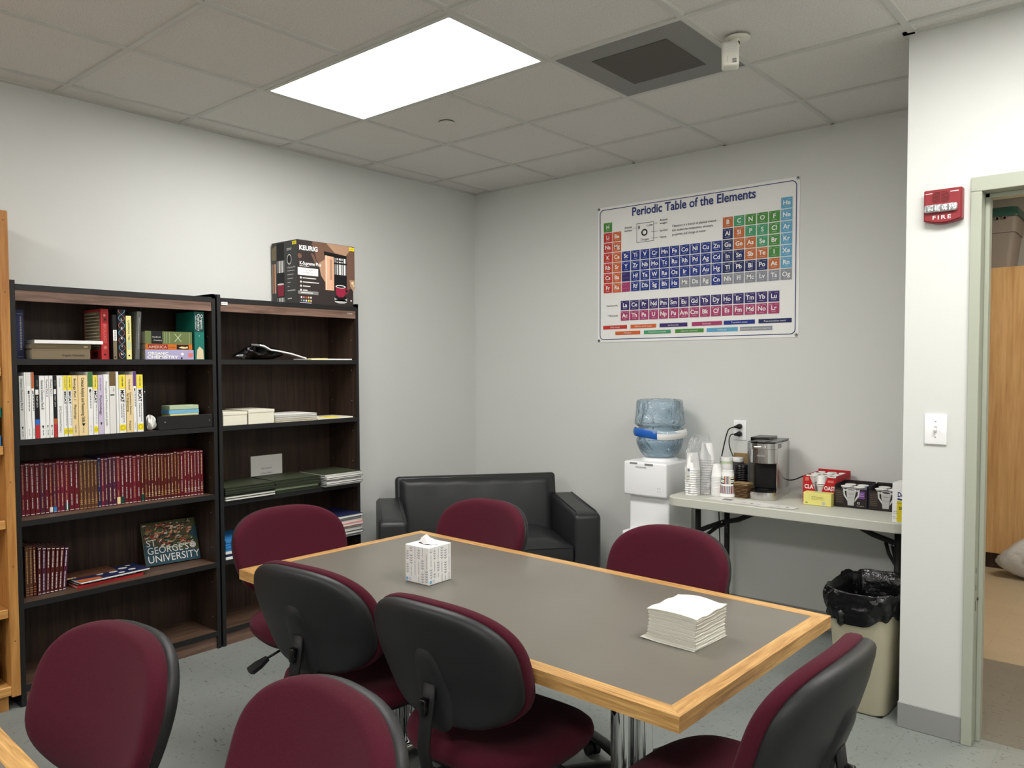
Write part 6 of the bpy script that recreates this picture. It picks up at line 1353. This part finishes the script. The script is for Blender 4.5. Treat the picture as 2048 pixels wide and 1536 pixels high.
# ------------------------------------------------------------------ waste bin
def waste_bin():
    x0, x1, yf, yb = 2.905, 3.190, -.990, -.600; h = .505
    cx, cy = 3.045, -.800
    t = thing('waste_bin', 'tall beige waste bin with a black liner beside the alcove wall', 'waste bin', (cx, cy, 0))
    def ring(sx, sy, z, n=40, e=5.0, wob=None):
        out = []
        for k in range(n):
            a = 2*PI*k/n; X, Y = se(a, sx, sy, e); w = wob(a) if wob else 0; out.append(Vector((cx+X*(1+w), cy+Y*(1+w), z)))
        return out
    def skin(m, rings, mt):
        n = len(rings[0]); m.add([v for r in rings for v in r], [(i*n+k, i*n+(k+1) % n, (i+1)*n+(k+1) % n, (i+1)*n+k) for i in range(len(rings)-1) for k in range(n)], mt, True)
    m = M(); R = [ring(.095, .150, .0), ring(.100, .158, .004), ring(.104, .164, .012), ring(.138, .196, h-.004), ring(.140, .198, h), ring(.135, .193, h), ring(.100, .160, .02)]
    skin(m, R, 'bin_plastic'); m.add(R[-1], [tuple(range(40))], 'bin_plastic'); m.add(R[0], [tuple(range(39, -1, -1))], 'bin_plastic'); m.build('bin_body', t)
    m = M(); ws = lambda s, q: (lambda a: .012*math.sin(7*a+s)+.010*math.sin(13*a+2*s)+q*math.sin(3*a+s))
    N = 150; hem = [.10+.022*math.sin(3*2*PI*k/N+.6)+.010*math.sin(11*2*PI*k/N) for k in range(N)]
    def rr(sx, sy, zf, w): return [Vector((p.x, p.y, zf(k))) for k, p in enumerate(ring(sx, sy, 0, N, 4.4, w))]
    from mathutils import noise
    bm_ = [rr(.146, .203, lambda k: h-hem[k], ws(.3, .006)), rr(.150, .206, lambda k: h-hem[k]*.55, ws(1.7, .012)), rr(.149, .206, lambda k: h-.012+.006*math.sin(9*k/N*2*PI), ws(2.4, .010)), rr(.143, .200, lambda k: h+.012+.007*math.sin(5*2*PI*k/N), ws(.9, .004)),
           rr(.132, .189, lambda k: h+.003+.005*math.sin(6*2*PI*k/N), ws(.2, .0)), rr(.122, .178, lambda k: h-.09, lambda a: -.02+.02*math.sin(8*a)), rr(.112, .168, lambda k: h-.22, lambda a: -.03+.025*math.sin(9*a)), rr(.080, .120, lambda k: .12, lambda a: .03*math.sin(7*a)), rr(.01, .01, lambda k: .10, lambda a: 0)]
    fine = []
    for i in range(len(bm_)-1):
        for q in range(4):
            f = q/4; ring_ = []
            for k in range(N):
                p = bm_[i][k].lerp(bm_[i+1][k], f); d = Vector((p.x-cx, p.y-cy, 0)); d = d.normalized() if d.length > 1e-4 else Vector((0, 0, 0)); a_ = 2*PI*k/N
                nz = (.009 if i < 4 else -.010)+noise.noise(Vector((math.cos(a_)*3.2, math.sin(a_)*3.2, p.z*22)))*.008+noise.noise(Vector((math.cos(a_)*9, math.sin(a_)*9, p.z*46+a_*2)))*.006+abs(noise.noise(Vector((math.cos(a_)*5+p.z*9, math.sin(a_)*5, p.z*60))))*-.007
                ring_.append(p+d*nz*(1 if i < 6 else .2)+Z_*nz*.6)
            fine.append(ring_)
    fine.append(bm_[-1])
    skin(m, fine, 'bag_black')
    lin_ = m.build('liner', t)
    m = M(); c = Vector((2.985, -1.013, h-.12)); m.lathe([(.0, .055), (.016, .045), (.011, .030), (.017, .012), (.013, -.004), (.0, -.016)], 'bag_black', c, 14, lambda a, z: .25*math.sin(3*a+z*60)); m.build('liner_knot', lin_)
    m = M(); 
    for sx in (-1, 1): m.box(cx+sx*.07-.02, cx+sx*.07+.02, cy-.152, cy-.120, -.0, .006, 'black_matte')
    m.build('feet', t)
waste_bin()

# ------------------------------------------------------------------ the room beyond the doorway
def next_room():
    t = thing('maple_cabinet', 'tall light maple cabinet seen through the doorway', 'cabinet', (3.4, 2.35, 0)); x0, x1, yf, yb, h = 2.60, 3.95, 2.09, 2.72, 2.138
    m = M(); m.box(x0, x1, yf+.02, yb, .11, h, 'maple'); m.build('body', t)
    for a, b in ((x0, 3.40), (3.405, x1)):
        m = M(); m.box(a+.002, b-.002, yf, yf+.02, .112, h-.002, 'maple', .002, 1, smooth=False); d = m.build('door', t)
        xh = b-.05 if a == x0 else a+.05
        m = M(); m.tube([(xh, yf, 1.0), (xh, yf-.03, 1.0), (xh, yf-.03, 1.12), (xh, yf, 1.12)], .005, 'steel', 8); m.build('handle', d)
    m = M(); m.box(x0+.01, x1-.01, yf+.03, yb-.02, 0, .112, 'walnut_v'); m.build('plinth', t)
    t = thing('storage_tote', 'grey storage tote with a green lid on top of the maple cabinet', 'storage box', (2.95, 2.36, h)); a, b, y0, y1, zb, zt = 2.62, 3.175, 2.17, 2.60, h+.002, h+.375
    def ring(x0, x1, y0, y1, z, r=.03):
        o = []
        for cx, cy, a0 in ((x1-r, y1-r, 0), (x0+r, y1-r, 90), (x0+r, y0+r, 180), (x1-r, y0+r, 270)): o += [Vector((cx+r*math.cos(math.radians(a0+q*18)), cy+r*math.sin(math.radians(a0+q*18)), z)) for q in range(6)]
        return o
    def skin(m, rings, mt, cap=True):
        n = len(rings[0]); m.add([v for r in rings for v in r], [(i*n+k, i*n+(k+1) % n, (i+1)*n+(k+1) % n, (i+1)*n+k) for i in range(len(rings)-1) for k in range(n)], mt, True)
        if cap: m.add(rings[-1], [tuple(range(n))], mt); m.add(rings[0], [tuple(range(n-1, -1, -1))], mt)
    m = M(); skin(m, [ring(a+.05, b-.05, y0+.05, y1-.05, zb), ring(a+.025, b-.025, y0+.025, y1-.025, zb+.25)], 'tote_grey'); skin(m, [ring(a+.018, b-.018, y0+.018, y1-.018, zb+.252), ring(a+.01, b-.01, y0+.01, y1-.01, zt-.01)], 'tote_grey')
    P = (Vector((a, y0+.008, zt-.045)), X_, Z_)
    for q in range(9): m.box(a+.10+q*.045, a+.125+q*.045, y0-.004, y0+.014, zt-.028, zt-.008, 'tote_grey'); m.rect(P, .105+q*.045, .016, .015, .016, 'ink', .012)
    m.build('tub', t)
    m = M(); skin(m, [ring(a-.004, b+.004, y0-.004, y1+.004, zt-.01), ring(a-.004, b+.004, y0-.004, y1+.004, zt+.015), ring(a+.004, b-.004, y0+.004, y1-.004, zt+.022), ring(a+.008, b-.008, y0+.008, y1-.008, zt+.052), ring(a+.03, b-.03, y0+.03, y1-.03, zt+.06)], 'tote_green'); m.build('lid', t)
    # white plastic bag on the floor in front of the cabinet
    m = M(); o = Vector((3.36, 1.93, 0))
    def f(u, v):
        a = 2*PI*u; r = math.sin(PI*min(v, .97))**.8; k = 1+.06*math.sin(5*a+3*v)+.04*math.sin(11*a-6*v)+.05*math.sin(17*a+23*v)*math.sin(9*v)
        k += .30*max(0, -math.cos(a-.3))**6*(1-abs(2*v-.75)) ; return (o.x+.02+.215*r*math.cos(a)*k, o.y+.13*r*math.sin(a)*k, .002+.30*(1-math.cos(PI*v))/2*(1+.22*math.cos(a)*r+.05*math.sin(7*a)))
    m.grid(f, 64, 20, 'bag_white', True, True); tag(m.build('white_plastic_bag'), 'white plastic bag on the floor in front of the maple cabinet', 'plastic bag')
next_room()
